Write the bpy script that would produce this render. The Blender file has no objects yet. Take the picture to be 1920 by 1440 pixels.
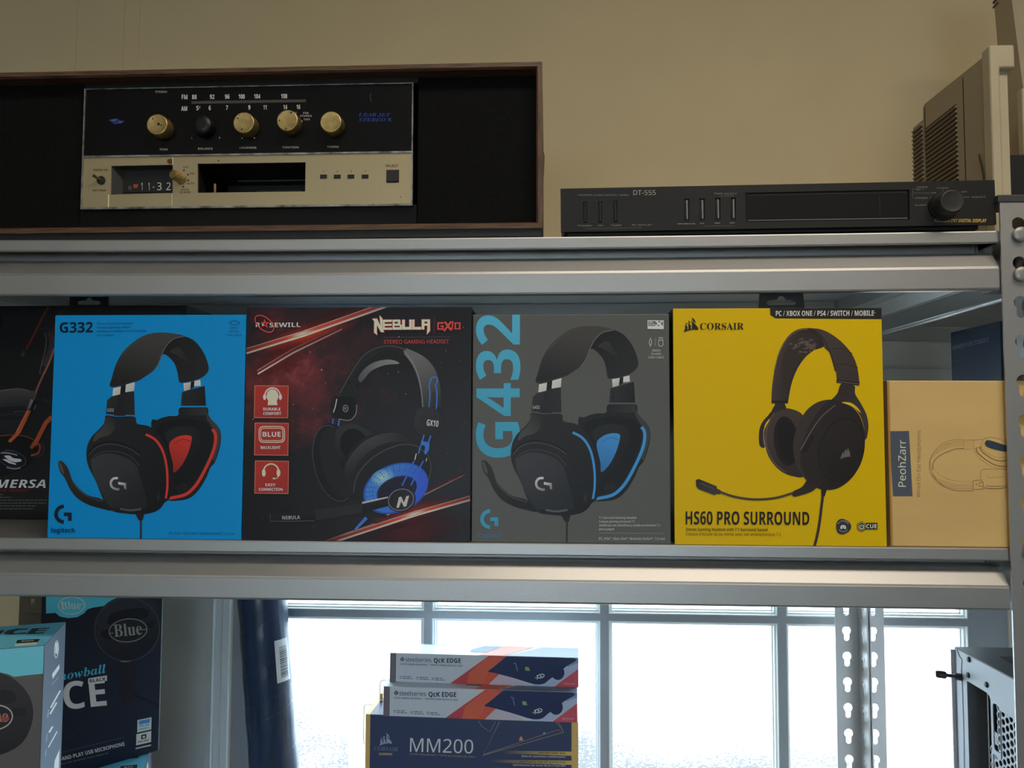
import bpy, bmesh, math, random, os
import numpy as np
from mathutils import Vector, Matrix
from mathutils.geometry import tessellate_polygon
random.seed(7)
PI = math.pi
SC = bpy.context.scene
COL = SC.collection

# ------------------------------------------------------------------ camera
cam_d = bpy.data.cameras.new('camera')
cam_d.sensor_fit = 'HORIZONTAL'; cam_d.sensor_width = 36.0
cam_d.lens = 1450.0 / 1920.0 * 36.0
cam_d.clip_start = 0.02; cam_d.clip_end = 200
cam = bpy.data.objects.new('camera', cam_d); COL.objects.link(cam)
right = Vector((0.9989171, 0.04638392, 0.00362782))
down = Vector((0.00105453, 0.05538247, -0.99846466))
fwd = Vector((-0.04651362, 0.99738724, 0.05527358))
cam.matrix_world = Matrix(((right.x, -down.x, -fwd.x, 0.0), (right.y, -down.y, -fwd.y, -0.762),
                           (right.z, -down.z, -fwd.z, 0.0), (0, 0, 0, 1)))
SC.camera = cam
# ------------------------------------------------------------------ light and exposure
SC.view_settings.view_transform = 'Standard'; SC.view_settings.look = 'None'
SC.view_settings.exposure = 0.0; SC.view_settings.gamma = 1.0
SC.view_settings.use_curve_mapping = False
SC.cycles.max_bounces = 8; SC.cycles.diffuse_bounces = 4; SC.cycles.transparent_max_bounces = 16
SC.cycles.sample_clamp_indirect = 6
world = bpy.data.worlds.new('overcast_sky'); SC.world = world; world.use_nodes = True
wbg = world.node_tree.nodes['Background']
wbg.inputs['Color'].default_value = (0.70, 0.87, 1.0, 1); wbg.inputs['Strength'].default_value = 9.0

def area_lamp(name, loc, sx, sy, power, col):
    d = bpy.data.lights.new(name, 'AREA'); d.shape = 'RECTANGLE'; d.size = sx; d.size_y = sy
    d.energy = power; d.color = col
    o = bpy.data.objects.new(name, d); COL.objects.link(o); o.location = loc
    return o
LAMPS = [((0.42, -0.70, 1.035), 1.2, 0.28, 10.5), ((-1.35, -2.9, 1.035), 1.2, 0.28, 6.0), ((1.3, -2.9, 1.035), 1.2, 0.28, 6.0)]
for L in LAMPS:
    area_lamp('ceiling_lamp', *L, (1.0, 0.87, 0.70))

# ------------------------------------------------------------------ helpers
def lin(c):
    c = c / 255.0
    return c / 12.92 if c <= 0.04045 else ((c + 0.055) / 1.055) ** 2.4
def rgb(r, g, b, E=1.0):
    return tuple(min(0.92, lin(v) / E) for v in (r, g, b))

def M(name, col, rough=0.5, metal=0.0, var=0.0, vscale=30.0, bump=0.0, bscale=200.0, spec=0.5, stretch=(1, 1, 1), col2=None):
    """Principled surface; an object-space noise varies the colour a little and can add fine relief."""
    m = bpy.data.materials.new(name); m.use_nodes = True
    nt = m.node_tree; N = nt.nodes; L = nt.links
    b = N['Principled BSDF']
    b.inputs['Roughness'].default_value = rough; b.inputs['Metallic'].default_value = metal
    b.inputs['Specular IOR Level'].default_value = spec
    tc = N.new('ShaderNodeTexCoord'); mp = N.new('ShaderNodeMapping')
    mp.inputs['Scale'].default_value = stretch
    L.new(tc.outputs['Object'], mp.inputs['Vector'])
    ns = N.new('ShaderNodeTexNoise'); ns.inputs['Scale'].default_value = vscale; ns.inputs['Detail'].default_value = 5
    L.new(mp.outputs['Vector'], ns.inputs['Vector'])
    rp = N.new('ShaderNodeValToRGB')
    a = [max(0, c * (1 - var)) for c in col]; c2 = [min(1, c * (1 + var)) for c in col] if col2 is None else col2
    rp.color_ramp.elements[0].color = (*a, 1); rp.color_ramp.elements[0].position = 0.3
    rp.color_ramp.elements[1].color = (*c2, 1); rp.color_ramp.elements[1].position = 0.7
    L.new(ns.outputs['Fac'], rp.inputs['Fac']); L.new(rp.outputs['Color'], b.inputs['Base Color'])
    if bump > 0:
        n2 = N.new('ShaderNodeTexNoise'); n2.inputs['Scale'].default_value = bscale; n2.inputs['Detail'].default_value = 3
        L.new(mp.outputs['Vector'], n2.inputs['Vector'])
        bp = N.new('ShaderNodeBump'); bp.inputs['Strength'].default_value = bump; bp.inputs['Distance'].default_value = 0.001
        L.new(n2.outputs['Fac'], bp.inputs['Height']); L.new(bp.outputs['Normal'], b.inputs['Normal'])
    return m

def print_mat(name, rough=0.45, spec=0.5, soft=False):
    """Printed ink: colour is stored per vertex of the print, with its coverage in alpha."""
    m = bpy.data.materials.new(name); m.use_nodes = True
    nt = m.node_tree; N = nt.nodes; L = nt.links
    b = N['Principled BSDF']; b.inputs['Roughness'].default_value = rough; b.inputs['Specular IOR Level'].default_value = spec
    at = N.new('ShaderNodeAttribute'); at.attribute_name = 'ink'
    L.new(at.outputs['Color'], b.inputs['Base Color'])
    if soft:
        L.new(at.outputs['Alpha'], b.inputs['Alpha'])
    return m
INK = print_mat('printed_ink', spec=.3); INK_SOFT = print_mat('printed_ink_soft', spec=.3, soft=True)
INK_MATT = print_mat('matt_ink', rough=0.7, spec=0.3)

def link(name, mesh, parent=None):
    o = bpy.data.objects.new(name, mesh); COL.objects.link(o)
    if parent is not None:
        o.parent = parent
    return o
def thing(name, label, cat, loc=(0, 0, 0), rotz=0.0, group=None, roty=0.0):
    o = bpy.data.objects.new(name, None); COL.objects.link(o)
    o.empty_display_size = 0.02
    o.location = loc; o.rotation_euler = (0, roty, rotz); o['label'] = label; o['category'] = cat
    if group: o['group'] = group
    return o
def tag(o, label, cat, group=None):
    o['label'] = label; o['category'] = cat
    if group: o['group'] = group
    return o
def struct(o, label=None):
    o['kind'] = 'structure'
    if label: o['label'] = label
    return o

class MB:
    """Collects geometry; build() links it as ONE mesh object. off is taken off every point (world -> parent)."""
    def __init__(s, off=(0, 0, 0)):
        s.v = []; s.f = []; s.off = Vector(off); s.sm = set()
    def add(s, vs, fs, smooth=False):
        n = len(s.v); s.v += [tuple(Vector(p) - s.off) for p in vs]
        if smooth: s.sm.update(range(len(s.f), len(s.f) + len(fs)))
        s.f += [tuple(i + n for i in f) for f in fs]
        return s
    def box(s, x0, x1, y0, y1, z0, z1, b=0.0):
        if b <= 0:
            vs = [(x0, y0, z0), (x1, y0, z0), (x1, y1, z0), (x0, y1, z0), (x0, y0, z1), (x1, y0, z1), (x1, y1, z1), (x0, y1, z1)]
            return s.add(vs, [(3, 2, 1, 0), (4, 5, 6, 7), (0, 1, 5, 4), (1, 2, 6, 5), (2, 3, 7, 6), (3, 0, 4, 7)])
        bm = bmesh.new(); bmesh.ops.create_cube(bm, size=1)
        for v in bm.verts:
            v.co = Vector(((x0 + x1) / 2 + v.co.x * (x1 - x0), (y0 + y1) / 2 + v.co.y * (y1 - y0), (z0 + z1) / 2 + v.co.z * (z1 - z0)))
        bmesh.ops.bevel(bm, geom=list(bm.edges), offset=b, segments=2, affect='EDGES', profile=0.5)
        return s.bm(bm)
    def bm(s, bm, mat=None, smooth=False):
        bm.verts.index_update()
        vs = [(mat @ v.co if mat else v.co.copy()) for v in bm.verts]
        fs = [tuple(v.index for v in f.verts) for f in bm.faces]
        bm.free()
        return s.add(vs, fs, smooth)
    def extrude_x(s, prof, x0, x1, zfun=None, nx=1, caps=True):
        """closed (y,z) profile swept along x; zfun(x) shifts z"""
        n = len(prof); vs = []; fs = []
        for i in range(nx + 1):
            x = x0 + (x1 - x0) * i / nx; dz = zfun(x) if zfun else 0
            vs += [(x, y, z + dz) for y, z in prof]
        for i in range(nx):
            for j in range(n):
                a = i * n + j; b = i * n + (j + 1) % n
                fs.append((a, b, b + n, a + n))
        if caps:
            for t in tessellate_polygon([[Vector((0, y, z)) for y, z in prof]]):
                fs.append(tuple(t)); fs.append(tuple(nx * n + k for k in reversed(t)))
        return s.add(vs, fs)
    def prism(s, loops, fr, t):
        """flat plate: loops[0] outline, the rest holes, in (u,v); fr(u,v,w) gives the point; thickness t"""
        pts = [p for l in loops for p in l]; n = len(pts)
        tris = tessellate_polygon([[Vector((p[0], p[1], 0)) for p in l] for l in loops])
        vs = [fr(p[0], p[1], 0) for p in pts] + [fr(p[0], p[1], t) for p in pts]
        fs = [tuple(t3) for t3 in tris] + [tuple(n + k for k in reversed(t3)) for t3 in tris]
        k = 0
        for l in loops:
            m = len(l)
            fs += [(k + i, k + (i + 1) % m, n + k + (i + 1) % m, n + k + i) for i in range(m)]
            k += m
        return s.add(vs, fs)
    def tube(s, pts, r, n=10, caps=True):
        pts = [Vector(p) for p in pts]; vs = []; fs = []
        for i, p in enumerate(pts):
            t = (pts[min(i + 1, len(pts) - 1)] - pts[max(i - 1, 0)]).normalized()
            a = t.orthogonal().normalized() if i == 0 else (a - t * a.dot(t)).normalized()
            b = t.cross(a); rr = r[i] if isinstance(r, (list, tuple)) else r
            vs += [p + (a * math.cos(2 * PI * k / n) + b * math.sin(2 * PI * k / n)) * rr for k in range(n)]
        for i in range(len(pts) - 1):
            for k in range(n):
                fs.append((i * n + k, i * n + (k + 1) % n, (i + 1) * n + (k + 1) % n, (i + 1) * n + k))
        s.add(vs, fs, True)
        if caps:
            s.add(vs[:n], [tuple(reversed(range(n)))]); s.add(vs[-n:], [tuple(range(n))])
        return s
    def lathe(s, prof, o, ax, n=28, smooth=True):
        """prof: (radius, distance along ax) list turned about the line o + t*ax"""
        o = Vector(o); ax = Vector(ax).normalized(); a = ax.orthogonal().normalized(); b = ax.cross(a)
        m = len(prof); vs = []; fs = []
        for r, d in prof:
            vs += [o + ax * d + (a * math.cos(2 * PI * k / n) + b * math.sin(2 * PI * k / n)) * r for k in range(n)]
        for i in range(m - 1):
            for k in range(n):
                fs.append((i * n + k, i * n + (k + 1) % n, (i + 1) * n + (k + 1) % n, (i + 1) * n + k))
        s.add(vs, fs, smooth)
        s.add(vs[:n], [tuple(reversed(range(n)))]); s.add(vs[-n:], [tuple(range(n))])
        return s
    def build(s, name, mat, parent=None, fix=True):
        me = bpy.data.meshes.new(name); me.from_pydata(s.v, [], s.f)
        if s.sm:
            fl = np.zeros(len(me.polygons), dtype=bool); fl[list(s.sm)] = True
            me.polygons.foreach_set('use_smooth', fl)
        if fix:
            bm = bmesh.new(); bm.from_mesh(me)
            bmesh.ops.recalc_face_normals(bm, faces=bm.faces); bm.to_mesh(me); bm.free()
        me.validate()
        if mat: me.materials.append(mat)
        return link(name, me, parent)

def sheet(pts, t):
    """offset an open polyline to its left by t -> closed profile of a bent sheet"""
    P = [Vector(p) for p in pts]; out = []
    for i, p in enumerate(P):
        d0 = (P[i] - P[i - 1]).normalized() if i > 0 else None
        d1 = (P[i + 1] - P[i]).normalized() if i < len(P) - 1 else None
        if d0 is None: d0 = d1
        if d1 is None: d1 = d0
        n0 = Vector((-d0.y, d0.x)); n1 = Vector((-d1.y, d1.x)); nn = (n0 + n1)
        nn = nn / max(0.3, nn.length_squared) * 2
        out.append(p + nn * t)
    return [tuple(p) for p in P] + [tuple(p) for p in reversed(out)]

def circ(cx, cy, rx, ry=None, n=24, rot=0.0, a0=0.0, a1=2 * PI):
    ry = rx if ry is None else ry; c, sn = math.cos(rot), math.sin(rot); o = []
    full = abs(a1 - a0 - 2 * PI) < 1e-6
    for k in range(n if full else n + 1):
        t = a0 + (a1 - a0) * k / n; x, y = rx * math.cos(t), ry * math.sin(t)
        o.append((cx + x * c - y * sn, cy + x * sn + y * c))
    return o
def rrect(x0, y0, x1, y1, r, n=5):
    o = []
    for cx, cy, a in ((x1 - r, y0 + r, -PI / 2), (x1 - r, y1 - r, 0), (x0 + r, y1 - r, PI / 2), (x0 + r, y0 + r, PI)):
        o += circ(cx, cy, r, r, n, 0, a, a + PI / 2)
    return o
def cr(pts, n=5, closed=False):
    """Catmull-Rom curve through pts"""
    P = [np.array(p, float) for p in pts]; m = len(P); o = []
    for i in range(m if closed else m - 1):
        if closed: p0, p1, p2, p3 = P[i - 1], P[i], P[(i + 1) % m], P[(i + 2) % m]
        else: p0, p1, p2, p3 = P[max(i - 1, 0)], P[i], P[i + 1], P[min(i + 2, m - 1)]
        for k in range(n):
            t = k / n
            o.append(tuple(0.5 * (2 * p1 + (p2 - p0) * t + (2 * p0 - 5 * p1 + 4 * p2 - p3) * t * t + (3 * p1 - p0 - 3 * p2 + p3) * t ** 3)))
    if not closed: o.append(tuple(P[-1]))
    return o

# ------------------------------------------------------------------ lettering
FDIR = bpy.utils.system_resource('DATAFILES', path='fonts') or ''
try:
    MATHFONT = bpy.data.fonts.load(os.path.join(FDIR, 'NotoSansMath-Regular.woff2'))
    INTER = bpy.data.fonts.load(os.path.join(FDIR, 'Inter.woff2'))
except Exception:
    MATHFONT = INTER = None
ALPH = {'b': (0x1D5D4, 0x1D5EE, 0x1D7EC), 'r': (0x1D5A0, 0x1D5BA, 0x1D7E2), 'bi': (0x1D63C, 0x1D656, 0x1D7EC),
        'i': (0x1D608, 0x1D622, 0x1D7E2), 's': (0x1D400, 0x1D41A, 0x1D7CE), 'si': (0x1D468, 0x1D482, 0x1D7CE)}
def styled(t, f):
    if MATHFONT is None or f not in ALPH: return t
    U, l, d = ALPH[f]; o = ''
    for ch in t:
        if 'A' <= ch <= 'Z': o += chr(U + ord(ch) - 65)
        elif 'a' <= ch <= 'z': o += chr(l + ord(ch) - 97)
        elif '0' <= ch <= '9': o += chr(d + ord(ch) - 48)
        else: o += ch
    return o
_tc = bpy.data.curves.new('lettering_outline', 'FONT'); _to = bpy.data.objects.new('lettering_outline', _tc)
COL.objects.link(_to); _tcache = {}
def text_mesh(t, f, res, sp):
    key = (t, f, res, sp)
    if key not in _tcache:
        if MATHFONT is not None and f != 'g': _tc.font = MATHFONT
        else: _tc.font = bpy.data.fonts.get('Bfont Regular') or bpy.data.fonts.get('Bfont') or _tc.font
        acc = any(ord(q) > 127 for q in t) and INTER is not None          # accented letters come from the second face
        if acc: _tc.font = INTER
        _tc.body = t if acc else styled(t, f); _tc.resolution_u = res; _tc.size = 1.0; _tc.space_character = sp
        bpy.context.view_layer.update()
        me = _to.evaluated_get(bpy.context.evaluated_depsgraph_get()).to_mesh()
        vs = [(v.co.x, v.co.y) for v in me.vertices]; fs = [tuple(p.vertices) for p in me.polygons]
        _to.to_mesh_clear()
        _tcache[key] = (vs, fs)
    return _tcache[key]

class Art:
    """Flat print on a face. O top-left corner, U right, V down (unit vectors, parent's space), size w x h in metres.
    The artwork is drawn on its own sheet whose four corners are `corners`; c(x0,y0,s) picks a drawing window on it."""
    def __init__(s, parent, O, U, V, w, h, corners, E=0.55, lift=0.00012, step=0.000006):
        s.p = parent; s.O = Vector(O); s.U = Vector(U).normalized(); s.V = Vector(V).normalized(); s.w = w; s.h = h
        s.N = s.V.cross(s.U).normalized(); s.E = E; s.k = lift; s.step = step; s.tf = (0, 0, 1); s.aff = None
        A = []; b = []
        for (x, y), (u, v) in zip(corners, ((0, 0), (w, 0), (w, h), (0, h))):
            A.append([x, y, 1, 0, 0, 0, -u * x, -u * y]); b.append(u)
            A.append([0, 0, 0, x, y, 1, -v * x, -v * y]); b.append(v)
        q = np.linalg.solve(np.array(A, float), np.array(b, float)); s.H = np.append(q, 1).reshape(3, 3)
        s.begin(None)
    def begin(s, name, mat=None, label=None):
        s.name = name; s.mat = mat or INK; s.label = label; s.v = []; s.f = []; s.c_ = []
        return s
    def c(s, x0, y0, sc):
        s.tf = (x0, y0, sc); return s
    def uv(s, p):
        x, y = p
        if s.aff: x, y = s.aff[0] * x + s.aff[1], s.aff[2] * y + s.aff[3]
        x, y = s.tf[0] + x / s.tf[2], s.tf[1] + y / s.tf[2]
        q = s.H @ np.array([x, y, 1.0]); return q[0] / q[2], q[1] / q[2]
    def at(s, p, out=0.0):
        u, v = s.uv(p); return s.O + s.U * u + s.V * v + s.N * out
    def col(s, c):
        a = c[3] if len(c) > 3 else 1.0
        return (min(.92, lin(c[0]) / s.E), min(.92, lin(c[1]) / s.E), min(.92, lin(c[2]) / s.E), a)
    def raw(s, pts, faces, cols):
        n = len(s.v); s.k += s.step
        s.v += [s.at(p, s.k) for p in pts]; s.f += [tuple(i + n for i in f) for f in faces]; s.c_ += cols
    def poly(s, pts, col, grad=None, holes=()):
        loops = [list(pts)] + [list(h) for h in holes]; al = [p for l in loops for p in l]
        tris = tessellate_polygon([[Vector((p[0], p[1], 0)) for p in l] for l in loops])
        if grad:   # (p0, p1, colour at p1); colour at p0 is col
            p0, p1, c1 = grad; d = (p1[0] - p0[0], p1[1] - p0[1]); dd = d[0] ** 2 + d[1] ** 2
            a = np.array(s.col(col)); b = np.array(s.col(c1)); cols = []
            for p in al:
                t = max(0, min(1, ((p[0] - p0[0]) * d[0] + (p[1] - p0[1]) * d[1]) / dd)); cols.append(tuple(a + (b - a) * t))
        else: cols = [s.col(col)] * len(al)
        s.raw(al, [tuple(t) for t in tris], cols); return s
    def blob(s, pts, col, **k): return s.poly(cr(pts, 6, True), col, **k)
    def ell(s, cx, cy, rx, ry, col, rot=0.0, n=36, **k): return s.poly(circ(cx, cy, rx, ry, n, rot), col, **k)
    def ring(s, cx, cy, rx, ry, w, col, rot=0.0, n=40, a0=0.0, a1=2 * PI):
        return s.stroke(circ(cx, cy, rx, ry, n, rot, a0, a1), w, col, closed=abs(a1 - a0 - 2 * PI) < 1e-6)
    def glow(s, cx, cy, rx, ry, c0, c1, rot=0.0, n=28):
        o = circ(cx, cy, rx, ry, n, rot)
        s.raw([(cx, cy)] + o, [(0, i + 1, (i + 1) % n + 1) for i in range(n)], [s.col(c0)] + [s.col(c1)] * n); return s
    def stroke(s, pts, w, col, closed=False, w2=None, col2=None, edge=None):
        P = [np.array(p, float) for p in pts]; m = len(P); L = []; Rr = []
        for i in range(m):
            a = P[(i - 1) % m] if (closed or i > 0) else P[i]; b = P[(i + 1) % m] if (closed or i < m - 1) else P[i]
            d = b - a; d = d / (np.linalg.norm(d) + 1e-9); nrm = np.array([-d[1], d[0]])
            ww = w + ((w2 - w) * i / (m - 1) if w2 is not None else 0)
            L.append(P[i] + nrm * ww / 2); Rr.append(P[i] - nrm * ww / 2)
        c0 = np.array(s.col(col)); c1 = np.array(s.col(col2)) if col2 else c0
        cc = [tuple(c0 + (c1 - c0) * i / max(1, m - 1)) for i in range(m)]
        rng = range(m if closed else m - 1)
        if edge is None:
            s.raw(L + Rr, [(i, (i + 1) % m, m + (i + 1) % m, m + i) for i in rng], cc + cc)
        else:
            ec = [s.col(edge)] * m
            s.raw(L + P + Rr, [(i, (i + 1) % m, m + (i + 1) % m, m + i) for i in rng] + [(m + i, m + (i + 1) % m, 2 * m + (i + 1) % m, 2 * m + i) for i in rng], ec + cc + ec)
        return s
    def curve(s, pts, w, col, closed=False, **k): return s.stroke(cr(pts, 6, closed), w, col, closed, **k)
    def text(s, t, x, y, h, col, font='r', w=None, rot=0.0, anchor='l', shear=0.0, sp=1.0, res=3, wave=None, grad=None):
        vs, fs = text_mesh(t, font, res, sp)
        if not vs: return s
        cap = max(b for a, b in text_mesh('H', font, 2, 1.0)[0])
        k = h / cap; xs = [a for a, b in vs]; x0, x1 = min(xs), max(xs)
        kx = k if w is None else w / max(1e-6, x1 - x0)
        ww = (x1 - x0) * kx; ox = {'l': 0, 'c': -ww / 2, 'r': -ww}[anchor]
        cc, ss = math.cos(rot), math.sin(rot); pts = []; cols = []
        for a, b in vs:
            X = (a - x0) * kx + ox + shear * b * k; Y = -b * k
            pts.append((x + X * cc + Y * ss, y - X * ss + Y * cc))
            if grad: t_ = (X - ox) / ww; cols.append(tuple(np.array(s.col(col)) * (1 - t_) + np.array(s.col(grad)) * t_))
        s.raw(pts, fs, cols or [s.col(col)] * len(pts)); return s
    def greek(s, x0, y, x1, h, col, slope=0.0):
        """a line of print too small to read: word-length dashes"""
        r = random.Random(int(abs(x0 * 7 + y * 13))); x = x0
        while x < x1 - h * .6:
            e = min(x1, x + h * r.uniform(1.6, 4.5)); s.stroke([(x, y - (x - x0) * slope), (e, y - (e - x0) * slope)], h * .62, col); x = e + h * .55
        return s
    def done(s, clip=True):
        """link the print; blocks that lie far apart become parts of their own"""
        nv = len(s.v); par = list(range(nv))
        def fd(i):
            while par[i] != i: par[i] = par[par[i]]; i = par[i]
            return i
        for f in s.f:
            r0 = fd(f[0])
            for i in f[1:]: par[fd(i)] = r0
        V = np.array(s.v); root = np.array([fd(i) for i in range(nv)]); ids, isl = np.unique(root, return_inverse=True); k = len(ids)
        lo = np.full((k, 3), 9e9); hi = np.full((k, 3), -9e9); np.minimum.at(lo, isl, V); np.maximum.at(hi, isl, V)
        grp = np.arange(k)
        if 1 < k < 2500:
            size = (hi - lo).max(axis=1); order = []
            left = set(range(k)); grp[:] = -1; g = 0
            while left:
                st = [left.pop()]; grp[st[0]] = g
                while st:
                    i = st.pop(); L_ = np.array(sorted(left), dtype=int)
                    if not len(L_): break
                    gap = np.maximum(0, np.maximum(lo[L_] - hi[i], lo[i] - hi[L_])); d = np.sqrt((gap ** 2).sum(axis=1))
                    for j in L_[d <= np.maximum(.019, .48 * np.maximum(size[L_], size[i]))]: grp[j] = g; left.discard(int(j)); st.append(int(j))
                g += 1
        else: grp[:] = 0
        fg = np.array([grp[isl[f[0]]] for f in s.f]); res = None
        for g in np.unique(fg):
            fs = [s.f[i] for i in np.nonzero(fg == g)[0]]; used = sorted({i for f in fs for i in f}); mp = {i: n for n, i in enumerate(used)}
            res = s._mesh([tuple(s.v[i]) for i in used], [tuple(mp[i] for i in f) for f in fs], [s.c_[i] for i in used], clip) or res
        return res
    def _mesh(s, vs, fs, cs, clip):
        me = bpy.data.meshes.new(s.name); me.from_pydata(vs, [], fs)
        at = me.attributes.new('ink', 'FLOAT_COLOR', 'POINT')
        at.data.foreach_set('color', np.array(cs, dtype=np.float32).ravel())
        bm = bmesh.new(); bm.from_mesh(me)
        if clip:
            e = 0.0003
            for co, no in ((s.O + s.U * e, -s.U), (s.O + s.U * (s.w - e), s.U), (s.O + s.V * e, -s.V), (s.O + s.V * (s.h - e), s.V)):
                bmesh.ops.bisect_plane(bm, geom=bm.verts[:] + bm.edges[:] + bm.faces[:], dist=1e-7, plane_co=co, plane_no=no, clear_outer=True)
        if not len(bm.faces): bm.free(); return None
        bm.normal_update()
        fl = [f for f in bm.faces if f.normal.dot(s.N) < 0]
        if fl: bmesh.ops.reverse_faces(bm, faces=fl)
        bm.to_mesh(me); bm.free()
        me.materials.append(s.mat)
        o = link(s.name, me, s.p)
        if s.label: o['label'] = s.label
        return o

# ------------------------------------------------------------------ materials
PAINT = M('silver_grey_paint', (0.52, 0.515, 0.505), rough=0.42, metal=0.78, var=0.02, vscale=12, bump=0.10, bscale=900)
CAPM = M('dark_grey_plastic', (0.055, 0.055, 0.055), rough=0.5)
WALL = M('beige_wall_paint', (0.74, 0.60, 0.36), rough=0.75, var=0.03, vscale=6, bump=0.12, bscale=60)
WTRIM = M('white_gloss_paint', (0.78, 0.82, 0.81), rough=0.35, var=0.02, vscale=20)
WFLAT = M('shaded_white_window_paint', (0.30, 0.32, 0.335), rough=0.4, var=0.02, vscale=20)  # white window flats darkened, their shade put into the colour
CEIL = M('ceiling_white', (0.75, 0.74, 0.70), rough=0.9)
FLOORM = M('grey_floor', (0.10, 0.10, 0.105), rough=0.95, var=0.2, vscale=300)
ROOMW = M('room_wall_paint', (0.50, 0.45, 0.36), rough=0.85, var=0.02)
BLACKP = M('black_plastic', (0.012, 0.012, 0.013), rough=0.45, var=0.15, vscale=40)
BLACKC = M('black_card', (0.016, 0.016, 0.018), rough=0.5, var=0.1)

glass = bpy.data.materials.new('window_glass'); glass.use_nodes = True
_n = glass.node_tree.nodes; _l = glass.node_tree.links
for q in list(_n):
    if q.type != 'OUTPUT_MATERIAL': _n.remove(q)
_t = _n.new('ShaderNodeBsdfTransparent'); _t.inputs[0].default_value = (0.97, 0.985, 0.98, 1)
_g = _n.new('ShaderNodeBsdfGlossy'); _g.inputs['Roughness'].default_value = 0.02
def facing_fac(N, L, base=.04):
    lw = N.new('ShaderNodeLayerWeight'); lw.inputs['Blend'].default_value = .5
    pw = N.new('ShaderNodeMath'); pw.operation = 'POWER'; pw.inputs[1].default_value = 5; L.new(lw.outputs['Facing'], pw.inputs[0])
    ma = N.new('ShaderNodeMath'); ma.operation = 'MULTIPLY_ADD'; ma.inputs[1].default_value = .8; ma.inputs[2].default_value = base; L.new(pw.outputs[0], ma.inputs[0])
    return ma.outputs[0]
_mx = _n.new('ShaderNodeMixShader'); _l.new(facing_fac(_n, _l), _mx.inputs[0]); _l.new(_t.outputs[0], _mx.inputs[1]); _l.new(_g.outputs[0], _mx.inputs[2])
_l.new(_mx.outputs[0], _n['Material Output'].inputs['Surface'])

def ground_mat():
    m = bpy.data.materials.new('speckled_pavement'); m.use_nodes = True
    N = m.node_tree.nodes; L = m.node_tree.links; b = N['Principled BSDF']; b.inputs['Roughness'].default_value = 0.9
    tc = N.new('ShaderNodeTexCoord')
    a = N.new('ShaderNodeTexNoise'); a.inputs['Scale'].default_value = 70; a.inputs['Detail'].default_value = 4; a.inputs['Roughness'].default_value = 0.7
    p = N.new('ShaderNodeTexNoise'); p.inputs['Scale'].default_value = 0.9; p.inputs['Detail'].default_value = 3
    L.new(tc.outputs['Object'], a.inputs['Vector']); L.new(tc.outputs['Object'], p.inputs['Vector'])
    ad = N.new('ShaderNodeMath'); ad.operation = 'MULTIPLY_ADD'; ad.inputs[1].default_value = 1.1; L.new(p.outputs['Fac'], ad.inputs[0]); L.new(a.outputs['Fac'], ad.inputs[2])
    sx = N.new('ShaderNodeSeparateXYZ'); L.new(tc.outputs['Object'], sx.inputs[0])      # more dark specks near the house, paler farther off
    my = N.new('ShaderNodeMapRange'); my.inputs['From Min'].default_value = 2.9; my.inputs['From Max'].default_value = 4.9; my.inputs['To Min'].default_value = .33; my.inputs['To Max'].default_value = -.17; L.new(sx.outputs['Y'], my.inputs['Value'])
    a2 = N.new('ShaderNodeMath'); L.new(ad.outputs[0], a2.inputs[0]); L.new(my.outputs[0], a2.inputs[1]); ad = N.new('ShaderNodeMath'); ad.operation = 'MULTIPLY'; ad.inputs[1].default_value = .5; L.new(a2.outputs[0], ad.inputs[0])
    r = N.new('ShaderNodeValToRGB')
    r.color_ramp.elements[0].position = 0.53; r.color_ramp.elements[0].color = (0.80, 0.80, 0.80, 1)
    r.color_ramp.elements[1].position = 0.64; r.color_ramp.elements[1].color = (0.085, 0.080, 0.082, 1)
    L.new(ad.outputs[0], r.inputs['Fac']); L.new(r.outputs['Color'], b.inputs['Base Color'])
    return m
GROUND = ground_mat()

# ------------------------------------------------------------------ room shell
YW = 0.50; FZ = -1.61; CZ = 1.06
OX0, OX1, OZ0, OZ1 = -0.5155, 0.72, -1.02, 0.033       # window opening
b = MB()
b.box(-3.2, OX0, YW, YW + .14, FZ, CZ); b.box(OX1, 3.4, YW, YW + .14, FZ, CZ)
b.box(OX0, OX1, YW, YW + .14, FZ, OZ0); b.box(OX0, OX1, YW, YW + .14, OZ1, CZ)
struct(b.build('wall_back', WALL))
struct(MB().box(-3.3, -3.2, -4.6, YW + .14, FZ, CZ).build('wall_left', ROOMW))
struct(MB().box(3.4, 3.5, -4.6, YW + .14, FZ, CZ).build('wall_right', ROOMW))
b = MB(); FX0, FX1, FZ0, FZ1 = -1.4, .9, -.70, .10          # unseen window opening added behind the camera for front daylight
b.box(-3.3, FX0, -4.7, -4.6, FZ, CZ); b.box(FX1, 3.5, -4.7, -4.6, FZ, CZ); b.box(FX0, FX1, -4.7, -4.6, FZ, FZ0); b.box(FX0, FX1, -4.7, -4.6, FZ1, CZ)
struct(b.build('wall_front', ROOMW))
b = MB()
for x in (FX0, (FX0 + FX1) / 2 - .02, FX1 - .04): b.box(x, x + .04, -4.69, -4.62, FZ0, FZ1)
for z in (FZ0, FZ1 - .04): b.box(FX0, FX1, -4.69, -4.62, z, z + .04)
struct(b.build('added_window', WTRIM))
struct(MB().box(-3.3, 3.5, -4.7, YW + .14, FZ - .1, FZ).build('floor', FLOORM))
struct(MB().box(-3.3, 3.5, -4.7, YW + .14, CZ, CZ + .1).build('ceiling', CEIL))
struct(MB().box(-3.2, OX0 - .06, YW - .012, YW, FZ, FZ + .09).build('baseboard_back', WTRIM))
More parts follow.
